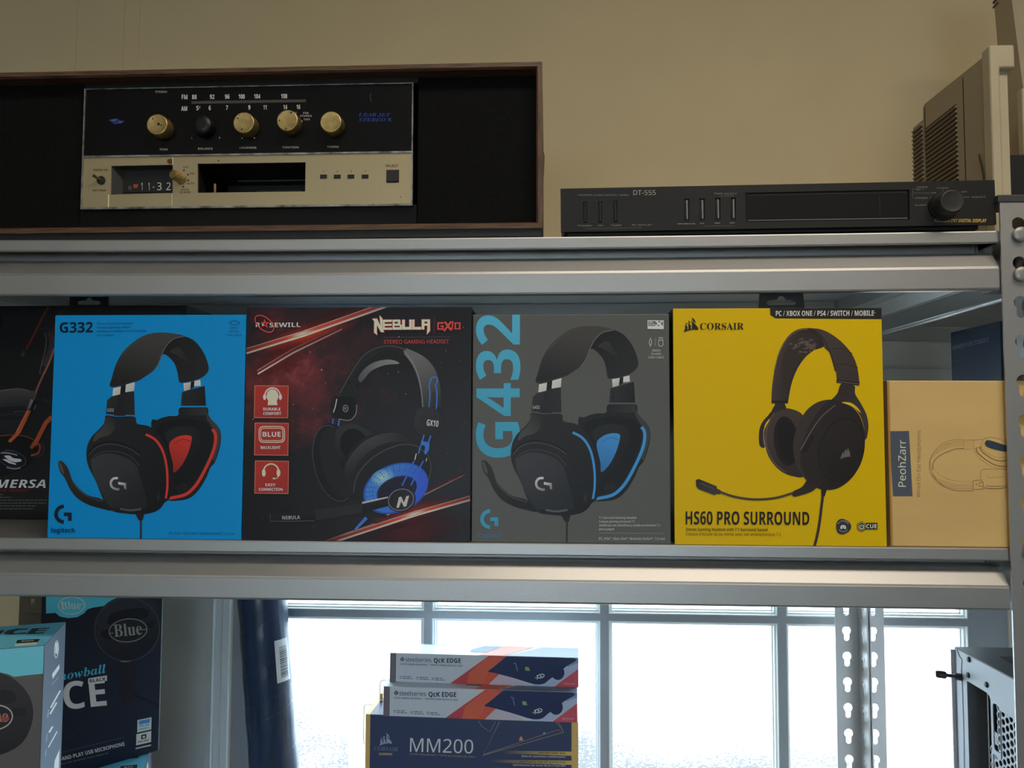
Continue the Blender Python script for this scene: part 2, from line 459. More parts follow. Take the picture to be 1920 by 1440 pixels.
# shallow panel seams in the paint, upper left
b = MB()
for x0, x1 in ((-.8155, -.812), (-.731, -.7285), (-.704, -.7015)):
    b.box(x0, x1, YW - .0012, YW, .1, CZ)
struct(b.build('trim_1', WALL))
struct(MB().box(-20, 20, YW + .14, 30, FZ - .2, FZ - .1).build('pavement', GROUND))
struct(MB().box(-20, 20, -30, -4.7, FZ - .2, FZ - .1).build('pavement', M('pale_pavement', (.6, .6, .58), rough=.9, var=.1, vscale=3)))
for i, (x0, x1) in enumerate(((-.600, -.495), (.984, 1.010))):
    q = MB().box(x0, x1, 1.60, 1.60 + (x1 - x0), FZ - .1, 1.4, .004)
    q.box(x0 - .012, x1 + .012, 1.588, 1.612 + (x1 - x0), FZ - .1, FZ + .05, .004)
    tag(q.build('porch_post', WTRIM), ('wide white porch post seen through the left part of the window', 'narrow white porch post seen through the window beside the perforated posts')[i], 'post')

for nm, bx_ in (('trim_6', (-.735, OX0, OZ0 - .1, .165)), ('trim_7', (OX1, .95, OZ0 - .1, .165)), ('trim_8', (OX0, OX1, .033, .165))):
    struct(MB().box(bx_[0], bx_[1], YW - .004, YW, bx_[2], bx_[3]).build(nm, WTRIM))

# window: flats, beads and panes
win = bpy.data.objects.new('window_1', None); COL.objects.link(win); win.location = (0.1, YW, -.5); struct(win, 'white many-paned window behind the lower shelf')
WO = (0.1, YW, -.5)
colE = [(-.471, -.2005), (-.1875, .0845), (.0975, .3655), (.3785, .660)]
rowE = [(-.2995, -.0005), (-.6005, -.3105), (-.985, -.6115)]
Y0, YG = YW + .004, YW + .021
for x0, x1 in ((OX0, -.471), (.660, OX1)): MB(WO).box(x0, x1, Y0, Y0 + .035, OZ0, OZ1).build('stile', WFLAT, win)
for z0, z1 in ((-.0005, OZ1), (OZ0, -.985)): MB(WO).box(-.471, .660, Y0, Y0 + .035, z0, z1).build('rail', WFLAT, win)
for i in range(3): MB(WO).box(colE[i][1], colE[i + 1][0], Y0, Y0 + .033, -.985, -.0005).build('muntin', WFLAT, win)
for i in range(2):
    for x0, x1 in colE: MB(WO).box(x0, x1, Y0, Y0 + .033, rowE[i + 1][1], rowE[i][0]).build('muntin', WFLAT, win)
def bead(x0, x1, z0, z1):
    q = MB(WO); prof = [(0, Y0 + .001), (0.0016, Y0 + .001), (.0023, Y0 + .004), (.0048, Y0 + .006), (.0055, Y0 + .012), (.0070, Y0 + .013), (.0070, YG + .004), (0, YG + .004)]
    rings = []
    for d, y in prof: rings.append([(x0 + d, y, z0 + d), (x1 - d, y, z0 + d), (x1 - d, y, z1 - d), (x0 + d, y, z1 - d)])
    vs = [p for r in rings for p in r]; fs = []
    n = len(prof)
    for i in range(n):
        for k in range(4):
            fs.append((i * 4 + k, i * 4 + (k + 1) % 4, ((i + 1) % n) * 4 + (k + 1) % 4, ((i + 1) % n) * 4 + k))
    return q.add(vs, fs)
for z0, z1 in rowE:
    for x0, x1 in colE:
        p = MB(WO).box(x0 + .004, x1 - .004, YG, YG + .003, z0 + .004, z1 - .004).build('pane', glass, win)
        bead(x0, x1, z0, z1).build('bead', WTRIM, p)
def casing(p0, p1, ax, name):
    """moulded casing board; ax 'z' upright or 'x' along the head"""
    a, bq = p0; c_, d = p1; w = bq - a
    prof = [(a, YW - .003), (a, YW - .017), (a + w * .3, YW - .020), (a + w * .36, YW - .013), (a + w * .62, YW - .011), (a + w * .7, YW - .014), (a + w, YW - .012), (bq, YW - .003)]
    q = MB(); n = len(prof)
    if ax == 'z': vs = [(u, y, z) for z in (c_, d) for u, y in prof]
    else: vs = [(x, y, u) for x in (c_, d) for u, y in prof]
    fs = [(i, (i + 1) % n, n + (i + 1) % n, n + i) for i in range(n)] + [tuple(range(n)), tuple(reversed(range(n, 2 * n)))]
    return struct(q.add(vs, fs).build(name, WTRIM))
casing((-.5486, -.5155), (OZ0 - .05, .033), 'z', 'trim_2')
casing((.72, .755), (OZ0 - .05, .033), 'z', 'trim_3')
casing((.093, .033), (-.5486, .755), 'x', 'trim_4')
struct(MB().box(-.57, .775, YW - .035, YW, OZ0 - .03, OZ0, .004).build('trim_5', WTRIM))

# ------------------------------------------------------------------ shelving units
UX0, UX1, UYB = -.7717, .4717, .4530
U0, M0, L0 = .1893, -.1135, -.6850
def U(x): return U0 + .0032 * ((x + .15) / .62) ** 2
def keyhole(cx, zc, rc=.0065, hw=.004, drop=.0115, flip=1):
    th = math.asin(hw / rc); o = []
    o += circ(cx, zc, rc, rc, 14, 0, -PI / 2 + th, 1.5 * PI - th)
    o += circ(cx, zc - drop, hw, hw, 6, 0, PI, 2 * PI)
    return o
PITCH = .0381
def post_mesh(xc, yc, sx, sy, zoff):
    """L-shaped upright, outer corner at (xc, yc), flanges running towards sx and sy"""
    PW = .035; T = .0018; q = MB((xc, yc, FZ))
    zs = []; z = .1975 + zoff - .028
    while z > FZ: z -= PITCH
    z += PITCH
    lo = FZ
    while z < .2184:
        zs.append((lo, min(z + PITCH, .2184), z + .028 if z + PITCH < .23 else None)); lo = z + PITCH; z += PITCH
    for a, bz, hc in zs:
        rect = [(0, a), (PW, a), (PW, bz), (0, bz)]
        hole = [keyhole(.0182, hc)] if hc and hc + .007 < bz and hc - .0165 > a else []
        q.prism([rect] + hole, lambda u, v, w: (xc + sx * u, yc + sy * w, v), T)
        q.prism([rect] + hole, lambda u, v, w: (xc + sx * w, yc + sy * (u + T), v), T)
    return q
def beam_profile():
    P0 = [(.0360, -.0015), (.0360, -.0205), (.0126, -.0195)] + [(.0126 * (1 - t) , -.0195 - (.0165) * t) for t in (.93,)]
    P0 += [(0.0004, -.0366), (0, -.0374), (0, -.0560), (.0006, -.0576), (.0020, -.0583), (.0060, -.0583)]
    return sheet(P0, .0011)
def deck_front():
    return sheet([(.0050, -.0122), (.0025, -.0122), (.0014, -.0118), (.0010, -.0108), (.0010, -.0014), (.0014, -.0004), (.0024, 0), (.230, 0)], -.0010)
unit = thing('shelving_unit', 'grey steel shelving unit whose shelves hold the headset boxes and the old radio', 'shelving unit', (-.15, .225, FZ))
UO = (-.15, .225, FZ)
RIV = M('rivet_grey', (0.36, 0.355, 0.34), rough=0.35, metal=0.25)
posts = []
for xc, yc, sx, sy, zo in ((UX1, -.003, -1, 1, 0), (UX0, -.003, 1, 1, 0), (UX1, UYB + .003, -1, -1, -.0095), (UX0, UYB + .003, 1, -1, -.0095)):
    q = post_mesh(xc, yc, sx, sy, zo); q.off = Vector((0, 0, 0))
    q.v = [tuple(Vector(v) + Vector((xc, yc, FZ)) - Vector(UO)) for v in q.v]
    p = q.build('upright_post', PAINT, unit); posts.append(p)
    c_ = MB(UO); x0, x1 = sorted((xc - sx * .001, xc + sx * .037)); y0, y1 = sorted((yc - sy * .001, yc + sy * .037))
    c_.box(x0, x1, y0, y1, .2184, .2262, .0012).build('post_cap', CAPM, p)
    if yc < 0:
        for zr in (.1866, .1479, -.1160, -.1541, -.6870, -.7251):
            MB(UO).lathe([(.0040, 0), (.0040, .0015), (.0070, .0015), (.0073, .0022), (.0073, .0036), (.0066, .0044), (.003, .0048)], (xc + sx * .0178, yc, zr), (0, -1, 0), 20).build('rivet', RIV, p)
for zt, zf in ((0, U), (M0, None), (L0, None), (-1.35, None)):
    base = MB(UO); pr = [(y, z + zt) for y, z in deck_front()]
    base.extrude_x(pr, UX0 + .003, UX1 - .003, zf, 24 if zf else 1)
    pb = [(UYB - y, z) for y, z in pr]
    base.extrude_x(pb, UX0 + .003, UX1 - .003, zf, 24 if zf else 1)
    for s, xe in ((1, UX0 + .0035), (-1, UX1 - .0035)):      # end lips and hems
        zz = zt + (zf(xe) if zf else 0)
        base.box(min(xe, xe + s * .001), max(xe, xe + s * .001), .0025, UYB - .0025, zz - .0122, zz - .0002)
        base.box(min(xe, xe + s * .030), max(xe, xe + s * .030), .0025, UYB - .0025, zz - .0122, zz - .0112)
    base.build('shelf_deck', PAINT, unit)
    bp = [(y, z + zt) for y, z in beam_profile()]
    bmf = MB(UO).extrude_x(bp, UX0 + .0355, UX1 - .0357, zf, 24 if zf else 1)
    for xe in (UX0 + .0340, UX1 - .0350):        # plates added to block window light leaking past the beam ends
        zz = zt + (zf(xe) if zf else 0); bmf.box(xe - .0315 if xe < 0 else xe - .001, xe + .001 if xe < 0 else xe + .0315, .0335, .0348, zz - .0570, zz - .0125); bmf.box(xe - .0007, xe + .0007, .0128, .0345, zz - .0570, zz - .0125)
    bmf.build('shelf_beam', PAINT, unit)
    MB(UO).extrude_x([(UYB - y, z) for y, z in bp], UX0 + .0355, UX1 - .0357, zf, 24 if zf else 1).build('shelf_beam', PAINT, unit)
    for s, xe in ((1, UX0 + .0020), (-1, UX1 - .0020)):
        zz = (zf(xe) if zf else 0); q = MB(UO); n = len(bp)
        vs = [(xe + s * y, yy, z + zz) for yy in (.034, UYB - .034) for y, z in bp]
        fs = [(i, (i + 1) % n, n + (i + 1) % n, n + i) for i in range(n)]
        q.add(vs, fs).build('shelf_beam', PAINT, unit)
def copy_tree(o, parent=None):
    c_ = o.copy(); COL.objects.link(c_)
    if parent is not None: c_.parent = parent
    for ch in list(o.children): copy_tree(ch, c_)
    return c_
u2 = copy_tree(unit); u2.location = (-.15 + 1.2460, .225, FZ)
u2['label'] = 'second grey steel shelving unit at the right edge, seen by its rear perforated post'
N0 = .1893 + .0032                                              # top deck height where the two units meet

# ------------------------------------------------------------------ old radio
WOOD = M('walnut_veneer', (0.055, 0.027, 0.014), rough=0.45, vscale=14, stretch=(2.2, 40, 40), col2=(0.20, 0.105, 0.056), bump=0.05, bscale=90)
WOODV = M('walnut_veneer_upright', (0.065, 0.033, 0.019), rough=0.45, vscale=14, stretch=(40, 40, 2.2), col2=(0.20, 0.11, 0.062), bump=0.05, bscale=90)
CLOTH = M('black_grille_cloth', (0.0055, 0.0057, 0.006), rough=0.95, var=0.55, vscale=420, bump=0.5, bscale=700, stretch=(1, 1, 2.5), spec=0.2)
GOLD = M('brushed_gold_panel', (0.55, 0.45, 0.27), rough=0.42, metal=0.55, var=0.06, vscale=8)
BRASS = M('worn_brass', (0.66, 0.49, 0.20), rough=0.36, metal=0.85, var=0.22, vscale=160)
BRASSK = M('tarnished_brass', (0.30, 0.22, 0.09), rough=0.5, metal=0.8, var=0.3, vscale=200)
FACEB = M('glossy_black_faceplate', (0.004, 0.004, 0.005), rough=0.35, var=0.2, vscale=60, spec=.22)
CHROME = M('scuffed_aluminium', (0.33, 0.32, 0.30), rough=0.4, metal=0.7, var=0.7, vscale=90, stretch=(1, 1, 1))
RX0, RX1 = -.6150, -.0058
rb = (-.3104, .13, U(-.31))
radio = thing('radio', 'old walnut table radio with black cloth grilles, gold tape panel and brass knobs', 'radio', rb, roty=math.radians(-.12))
zb, zt_ = .1975, .3675; T = .0062
def frame_side(name, a, bq, m, mat):
    """mitred front frame member with a bevelled inner edge"""
    q = MB(rb); x0, x1, z0, z1 = RX0, RX1, zb, zt_
    lay = [(0, .0), (T - .0018, .0), (T, .0022), (T, .235), (0, .235)]
    cs = [(x0, z0, 1, 1), (x1, z0, -1, 1), (x1, z1, -1, -1), (x0, z1, 1, -1)]
    ca, cb = cs[a], cs[bq]; n = len(lay)
    vs = [(ca[0] + ca[2] * d, y, ca[1] + ca[3] * d) for d, y in lay] + [(cb[0] + cb[2] * d, y, cb[1] + cb[3] * d) for d, y in lay]
    fs = [(i, (i + 1) % n, n + (i + 1) % n, n + i) for i in range(n)] + [tuple(range(n)), tuple(reversed(range(n, 2 * n)))]
    return q.add(vs, fs).build(name, mat, radio)
frame_side('cabinet_panel', 0, 1, 0, WOOD); frame_side('cabinet_panel', 1, 2, 0, WOODV)
frame_side('cabinet_panel', 2, 3, 0, WOOD); frame_side('cabinet_panel', 3, 0, 0, WOODV)
MB(rb).box(RX0 + .004, RX1 - .0006, .003, .22, U(-.31) + .0004, zb + .0005).build('plinth', BLACKP, radio)
MB(rb).box(RX0 + T, RX1 - T, .226, .233, zb + T, zt_ - T).build('back_board', BLACKP, radio)
yg = .0165
MB(rb).box(RX0 + T, -.4905, yg, yg + .008, zb + T, zt_ - T, .001).build('speaker_grille', CLOTH, radio)
MB(rb).box(-.1345, RX1 - T, yg, yg + .008, zb + T, zt_ - T, .001).build('speaker_grille', CLOTH, radio)
MB(rb).box(-.4900, -.1350, yg - .0005, yg + .006, zb + T, .2275).build('lower_panel', FACEB, radio)
MB(rb).box(-.4900, -.1350, yg, yg + .006, .3555, zt_ - T).build('upper_panel', BLACKP, radio)
# panel geometry: sheet px = design grid of the front panel
RC = [(162, 172), (777, 155), (774, 386), (155, 391)]
PO = Vector((-.4873, .0125, .3540)) - Vector(rb); PWd, PHt = .3487, .1275
pa = Art(radio, PO, (1, 0, 0), (0, 0, -1), PWd, PHt, RC, E=0.30)
def pl(x, y, out=0.0): return pa.at((x, y), out)
gz = pa.uv((460, 292))[1]                                   # split between black and gold
q = MB().box(PO.x, PO.x + PWd, PO.y, PO.y + .004, PO.z - gz + .0006, PO.z); q.build('faceplate', FACEB, radio)
# gold panel with its two openings
def uvp(pts): return [pa.uv(p) for p in pts]
gold_outer = [(0, gz + .0006), (PWd, gz + .0006), (PWd, PHt), (0, PHt)]
hole1 = uvp([(210, 313), (322, 311), (322, 363), (209, 366)]); hole2 = uvp([(368, 309), (570, 306), (569, 361), (368, 363)])
fr = lambda u, v, w: PO + Vector((u, w, -v))
MB().prism([gold_outer, hole1, hole2], fr, .0022).build('tape_panel', GOLD, radio)
# rubbed aluminium edging round the panel
for nm, (a, c2, d, e) in {'edging': (0, 0, .0014, PHt), 'edging_r': (PWd - .0014, 0, .0014, PHt)}.items():
    MB().box(PO.x + a, PO.x + a + d, PO.y - .0012, PO.y + .002, PO.z - e, PO.z).build('edging', CHROME, radio)
MB().box(PO.x, PO.x + PWd, PO.y - .0011, PO.y + .002, PO.z - .0011, PO.z - .0002).build('edging', CHROME, radio)
MB().box(PO.x, PO.x + PWd, PO.y - .0013, PO.y + .002, PO.z - gz - .0008, PO.z - gz + .0009).build('edging', CHROME, radio)
MB().box(PO.x, PO.x + PWd, PO.y - .0013, PO.y + .002, PO.z - PHt - .0014, PO.z - PHt + .0006).build('edging', CHROME, radio)
# openings: recessed wells
def well(hole, depth, name, mat, slant=0.0):
    us = [p[0] for p in hole]; vs_ = [p[1] for p in hole]; u0, u1, v0, v1 = min(us), max(us), min(vs_), max(vs_)
    i0, i1, j0, j1 = u0 + slant * 1.5, u1 - slant * .3, v0 + slant * .2, v1 - slant
    q = MB(); o = [fr(u0, v0, .0005), fr(u1, v0, .0005), fr(u1, v1, .0005), fr(u0, v1, .0005)]
    n_ = [fr(i0, j0, depth), fr(i1, j0, depth), fr(i1, j1, depth), fr(i0, j1, depth)]
    q.add(o + n_, [(0, 1, 5, 4), (1, 2, 6, 5), (2, 3, 7, 6), (3, 0, 4, 7), (4, 5, 6, 7)])
    return q.build(name, mat, radio, fix=False), (i0, i1, j0, j1)
WELL = M('dark_grey_bezel', (0.055, 0.055, 0.055), rough=0.45)
clk, ci = well(hole1, .012, 'clock_bezel', WELL, .0052)
MB().box(PO.x + ci[0] + .0004, PO.x + ci[1], PO.y + .010, PO.y + .0135, PO.z - ci[3], PO.z - ci[2]).build('clock_face', BLACKP, clk)
tp, ti = well(hole2, .075, 'tape_slot', BLACKP, .0004)
MB().tube([pl(391, 340, -.012), pl(391, 361, -.012)], .0016, 8).build('guide_post', BRASSK, tp)
MB().box(PO.x + ti[0] + .03, PO.x + ti[1] - .004, PO.y + .030, PO.y + .034, PO.z - ti[2] - .0095, PO.z - ti[2] - .0085).build('slot_rail', WELL, tp)
MB().box(PO.x + ti[0] + .045, PO.x + ti[1] - .02, PO.y + .045, PO.y + .05, PO.z - ti[2] - .0205, PO.z - ti[2] - .0150).build('tape_head', WELL, tp)
# knobs
KN = [('knob', 305, 245.5, BRASS), ('knob', 463, 241.5, BRASS), ('knob', 543.5, 237, BRASS), ('knob', 624.5, 239.5, BRASS)]
for i, (nm, x, y, mt) in enumerate(KN):
    k = MB().lathe([(.0114, 0), (.0116, .001), (.0112, .0095), (.0104, .0108)], pl(x, y, .0004), (0, -1, 0), 40).build(nm, BRASSK, radio)
    k['label'] = ('pitted brass tone knob', 'spotted brass loudness knob', 'brass function knob with a dark dot', 'clean brass tuning knob')[i]
    MB().lathe([(.0106, .0105), (.0109, .0112), (.0109, .0125), (.0102, .0132), (.0098, .0131), (.0040, .0130)], pl(x, y, .0004), (0, -1, 0), 40).build('knob_face', BRASS, k)
    if i < 3:
        m = MB(); 
        for dx, dy, r in (((-.0045, .0060, .0008), (.0018, .0002, .0014), (.0046, -.0010, .0007)), ((-.0062, .0046, .0009), (-.0015, -.0070, .0008), (-.0042, .0074, .0006)), ((-.0080, 0, .0008), (-.0010, -.0088, .0008), (.0040, .0078, .0009)))[i]:
            m.lathe([(r, 0), (r, .0002)], pl(x, y, .0004) + Vector((dx, -.0131, dy)), (0, -1, 0), 10)
        m.build('tarnish_spot', BLACKP, k)
bk = MB().lathe([(.0108, 0), (.0110, .001), (.0104, .0085), (.0096, .0105), (.004, .0108)], pl(383, 243, .0004), (0, -1, 0), 32).build('knob', M('bare_black_knob', (.006, .006, .0065), rough=.42), radio)
bk['label'] = 'black balance knob without its brass cap'
sw = MB().lathe([(.0045, 0), (.0045, .0008), (.0036, .0009)], pl(192, 340, .0004), (0, -1, 0), 20).build('toggle_switch', BLACKP, radio)
MB().tube([pl(192, 340, .0005), pl(189.5, 338, .004), pl(186, 335.5, .0085)], [.0011, .0013, .0018], 10).build('switch_lever', BRASSK, sw)
ak = MB().lathe([(.0056, 0), (.0058, .0006), (.0052, .0016), (.0050, .011), (.0044, .0122)], pl(338.5, 337.5, .0004), Vector((-.30, -1, .12)), 26).build('alarm_knob', BRASS, radio)
for x in (604, 630, 656, 683):
    p0 = pl(x - 6.5, 329.5); p1 = pl(x + 6.5, 337)
    MB().box(p0.x, p1.x, PO.y - .0006, PO.y + .001, p1.z, p0.z, .0002).build('program_lamp', M('dark_blue_lens', (.010, .012, .022), rough=.3), radio)
p0 = pl(724, 320.5); p1 = pl(748, 344.5)
MB().box(p0.x, p1.x, PO.y - .0001, PO.y + .001, p1.z, p0.z).build('button_recess', BLACKP, radio)
MB().box(p0.x + .0007, p1.x - .0007, PO.y - .0016, PO.y + .001, p1.z + .0007, p0.z - .0007, .0004).build('select_button', M('charcoal_button', (.022, .023, .024), rough=.4), radio)
# lettering
W1 = (178, 176, 168); W2 = (110, 108, 102); G1 = (62, 46, 28)
pa.begin('panel_lettering', INK_MATT)
pa.text('FM', 339, 189.5, 8.5, W1, 'b', w=10.5); pa.text('AM', 338, 211, 8.5, W1, 'b', w=11)
for t, x, w in (('88', 358, 8.5), ('92', 391, 8.5), ('96', 419, 8.5), ('100', 444.5, 11.5), ('104', 473.5, 11.5), ('108', 524, 11.5)):
    pa.text(t, x, 189.2 - (x - 358) * .017, 8.2, W1, 'b', w=w)
for t, x, w in (('5', 366, 4.2), ('6', 388.8, 4), ('7', 420.8, 3.8), ('9', 462.5, 4), ('11', 490.8, 6), ('14', 528.5, 7), ('16', 553, 7.2)):
    pa.text(t, x, 209.8 - (x - 366) * .018, 8.2, W1, 'b', w=w)
pa.text('1', 370.8, 206.5, 4.2, W1, 'b')
pa.stroke([(357, 195.6), (571, 190.8)], 5.2, (44, 43, 40))
pa.text('STEREO', 290.5, 178, 3.8, W2, 'b', w=21.5)
for t, x, y, w in (('TONE', 298, 284.5, 15), ('BALANCE', 369, 283, 27), ('LOUDNESS', 446.5, 281, 31), ('FUNCTION', 527, 280.2, 30), ('TUNING', 611, 279, 22)):
    pa.text(t, x, y, 3.7, W2, 'b', w=w)
pa.text('L', 357, 263, 3.2, W2, 'b'); pa.text('R', 408, 262.5, 3.2, W2, 'b')
pa.text('AFC', 544.5, 215.5, 3.4, W2, 'b', w=9.5); pa.text('FM', 566, 215.6, 3.4, W2, 'b', w=9.5); pa.text('STEREO', 560, 221, 3.4, W2, 'b', w=22); pa.text('TAPE', 566.5, 227.6, 3.4, W2, 'b', w=12)
for x, y in ((556, 221), (563.5, 229.3), (451, 261.5), (474, 261)): pa.ell(x, y, 1.2, 1.2, W1, n=10)
BL = (26, 42, 98)
pa.text('LEAR JET', 671, 219.5, 6.2, BL, 'si', w=61); pa.text('STEREO 8', 671, 229, 6.2, BL, 'si', w=63)
pa.poly([(205, 229), (219, 225.5), (224, 228.5), (234, 230.5), (229, 234.5), (216, 237), (211, 233)], (22, 34, 76))
pa.poly([(208, 228.6), (222, 227), (215, 231)], (52, 64, 110)); pa.poly([(222, 233), (233, 231), (226, 235)], (58, 68, 112))
pa.curve([(696, 176), (693.5, 180), (694, 187), (697, 191.5)], .7, (70, 70, 66))
pa.text('PRESS TO', 177.5, 322.3, 3.4, G1, 'b', w=27); pa.text('SET TIME', 176.5, 360, 3.4, G1, 'b', w=24)
pa.text('OFF', 342, 317.5, 3.5, G1, 'b', w=10); pa.text('ON', 354, 329.3, 3.5, G1, 'b', w=8); pa.text('AUTO', 348, 347.5, 3.5, G1, 'b', w=15)
pa.text('AUTO', 338, 359, 3.5, G1, 'b', w=14.5); pa.text('ALARM', 335, 363.7, 3.5, G1, 'b', w=20)
for x, y in ((343, 321.6), (350.5, 329.6), (351, 340), (341.8, 351.7)): pa.ell(x, y, 1.6, 1.6, (26, 22, 18), n=12)
for t, x in (('1', 603), ('2', 629), ('3', 655), ('4', 682)): pa.text(t, x, 325.5 - (x - 603) * .008, 3.6, G1, 'b')
pa.text('SELECT', 722.5, 314.8, 4.4, G1, 'b', w=24.5)
for x, y, r in ((407, 304, 2.2), (305, 295.5, 1.6), (606, 354, 1), (713, 358, 1), (751, 372, 1.6)): pa.ell(x, y, r, r * .6, (70, 50, 30), n=10)
pa.poly([(313, 301), (321, 300), (322, 309), (316, 310), (312, 306)], (58, 36, 20))
pa.stroke([(322.5, 294), (322.5, 311)], 1.6, (206, 186, 128)); pa.stroke([(321.5, 364), (321, 386)], 1.2, (206, 186, 128))
pa.stroke([(205.5, 366), (205, 389)], 2.4, (196, 172, 112)); pa.stroke([(598, 369), (598, 383)], .5, (120, 100, 60))
pa.done()
# clock digits on the recessed face
ca_ = Art(radio, PO + Vector((0, .0098, 0)), (1, 0, 0), (0, 0, -1), PWd, PHt, RC, E=0.30)
ca_.begin('clock_digits', INK_MATT)
for t, x in (('1', 255.5), ('1', 268.5), ('3', 285), ('2', 302)): ca_.text(t, x, 352.5, 14, (206, 200, 196), 'r', w=2.2 if t == '1' else 8)
ca_.poly([(240.5, 342), (250, 341), (249, 348), (241.5, 349)], (104, 44, 28)); ca_.stroke([(277, 347), (279.5, 347)], 2, (120, 118, 110))
for x in (233, 236.5): ca_.stroke([(x, 345), (x, 352)], .9, (96, 94, 88))
ca_.done()
# chip of veneer on the right side
MB(rb).add([(RX1 - .0005, .02, .292), (RX1 + .0022, .05, .288), (RX1 + .0015, .05, .270), (RX1 - .0005, .02, .262), (RX1 - .0005, .08, .262), (RX1 - .0005, .08, .292)],
           [(0, 1, 2, 3), (1, 5, 4, 2), (0, 5, 1), (3, 2, 4), (0, 3, 4, 5)]).build('veneer_chip', WOODV, radio)

# ------------------------------------------------------------------ black digital timer
TP = M('black_timer_metal', (0.012, 0.0122, 0.0122), rough=0.38, metal=0.0, spec=0.45, var=0.15, vscale=25, stretch=(1, 1, 14))
TG = M('timer_window', (0.007, 0.007, 0.008), rough=0.35, spec=0.25)
SLV = M('silver_key', (0.30, 0.30, 0.29), rough=0.35, metal=0.6)
TW, TH = .4232, .0440
timer = thing('digital_timer', 'long flat black digital timer with slot keys, display window and round selector knob', 'timer', (.0123, .0022, .2384), roty=math.radians(-.54))
TC = [(1051, 352.5), (1867.2, 336.2), (1870.7, 419.4), (1051.8, 433.7)]
ta = Art(timer, (0, 0, 0), (1, 0, 0), (0, 0, -1), TW, TH, TC, E=0.34)
tu = lambda pts: [ta.uv(p) for p in pts]
tf = lambda u, v, w: Vector((u, w, -v))
slots = [[(x - 2.4, y0), (x + 4.6, y0), (x + 4.8, y1), (x - 2.2, y1)] for x, y0, y1 in ((1096, 376.5, 417), (1124.5, 376, 416.5), (1153, 375.5, 415.5))]
slots2 = [[(x, y0), (x + 9.6, y0 - .2), (x + 9.8, y1 - .2), (x + .2, y1)] for x, y0, y1 in ((1283.5, 371.5, 413.5), (1312.5, 371, 412.8), (1342, 370, 412), (1371, 369.5, 411.5))]
dispw = [(1399, 360), (1707, 354), (1707.5, 410), (1400, 415)]
MB().prism([[(0, 0), (TW, 0), (TW, TH), (0, TH)], tu(dispw)] + [tu(s_) for s_ in slots + slots2], tf, .0030).build('front_panel', TP, timer)
MB().box(.004, TW - .004, .003, .20, -TH + .006, -.0008).build('case', TP, timer)
MB().box(.007, TW - .012, .010, .19, -TH - .0020, -TH + .006).build('chassis_base', BLACKP, timer)
for fx, fz in ((.02, .0475), (TW - .03, .0482)):
    for fy in (.03, .17): MB().lathe([(.007, 0), (.008, .001), (.007, fz - TH - .0008)], (fx, fy, -TH - .0012), (0, 0, -1), 16).build('foot', BLACKP, timer)
u0, v0 = ta.uv((1399, 360)); u1, v1 = ta.uv((1707, 412))
dw = MB().box(u0 + .0005, u1 - .0005, .0012, .0028, -v1 - .0008, -v0 - .0003).build('display_window', TG, timer)
for s_ in slots:
    p = tu(s_); MB().box(p[0][0] + .0006, p[1][0] - .0005, .0004, .003, -p[3][1] + .0012, -p[0][1] - .0006, .0003).build('slot_key', TP, timer)
for s_ in slots2:
    p = tu(s_); k = MB().box(p[0][0] + .0005, p[1][0] - .0005, .0014, .0032, -p[3][1] + .0006, -p[0][1] - .0006).build('slot_key', BLACKP, timer)
    MB().box(p[0][0] + .0018, p[1][0] - .0016, -.0006, .0016, -p[3][1] + .0020, -p[0][1] - .0016, .0003).build('key_stem', SLV, k)
kb = ta.at((1770, 386), 0)
kn = MB().lathe([(.0142, 0), (.0142, .002), (.0132, .003), (.0128, .004)], kb, (0, -1, 0), 40).build('selector_knob', BLACKP, timer)
MB().lathe([(.0128, .003), (.0118, .0165), (.0108, .0185), (.0100, .0188), (.0095, .0186), (.004, .0185)], kb, (0, -1, 0), 40).build('knob_face', M('knob_cap', (.028, .029, .026), rough=.4), kn)
ta.begin('panel_lettering', INK_MATT)
g1 = (96, 95, 90); g2 = (70, 70, 68)
ta.c(1060, 340, 1920 / 360)
ta.text('PIONEER AUDIO DIGITAL TIMER', 130, 138, 14, g1, 'r', w=505); ta.text('DT-555', 682, 130, 48, (112, 110, 104), 'r', w=225)
for t, x, y, w in (('STANDBY', 125, 444, 145), ('ON', 330, 442, 46), ('TIMER', 457, 440, 108), ('AC OUTLET', 664, 436, 205), ('TIME SELECT', 1490, 124, 232)):
    ta.text(t, x, y, 15, g1, 'r', w=w)
[ta.greek(x, y, x1_, 12, g1) for x, y, x1_ in ((1127, 418, 1305), (1350, 415, 1390), (1498, 411, 1556), (1648, 408, 1700))]; ta.stroke([(200, 468), (768, 456)], 3, g2); ta.stroke([(1385, 442), (1695, 437)], 3, g2); ta.stroke([(1550, 140), (1690, 138)], 2.5, (96, 92, 70))
ta.c(1690, 330, 1920 / 190)
for t, x, y, w in (('TIMER', 312, 212, 205), ('SET', 305, 256, 80), ('ON', 600, 318, 60), ('STANDBY', 285, 418, 235), ('SLEEP', 270, 552, 225), ('CLOCK', 695, 228, 215), ('ADJUST', 1345, 398, 270), ('CLOCK', 1160, 400, 150), ('SET', 1160, 300, 110)):
    ta.text(t, x, y, 26, g1, 'r', w=w)
ta.stroke([(320, 228), (235, 230), (235, 405), (275, 405)], 6, g2); ta.stroke([(245, 312), (590, 308)], 7, g2)
for x, y in ((425, 240), (572, 408), (540, 540), (668, 310), (810, 262), (1150, 335)): ta.ell(x, y, 8, 8, g1, n=8)
ta.text('FLUORESCENT DIGITAL DISPLAY', 640, 862, 62, (104, 92, 70), 'b', w=985, shear=.22, grad=(196, 122, 48))
ta.stroke([(985, 735), (1065, 632)], 12, (120, 120, 116))
ta.c(0, 0, 1)
ta.done()
ta.begin('window_marks', INK_MATT, 'faint dark segments behind the display window'); ta.k = -.0009
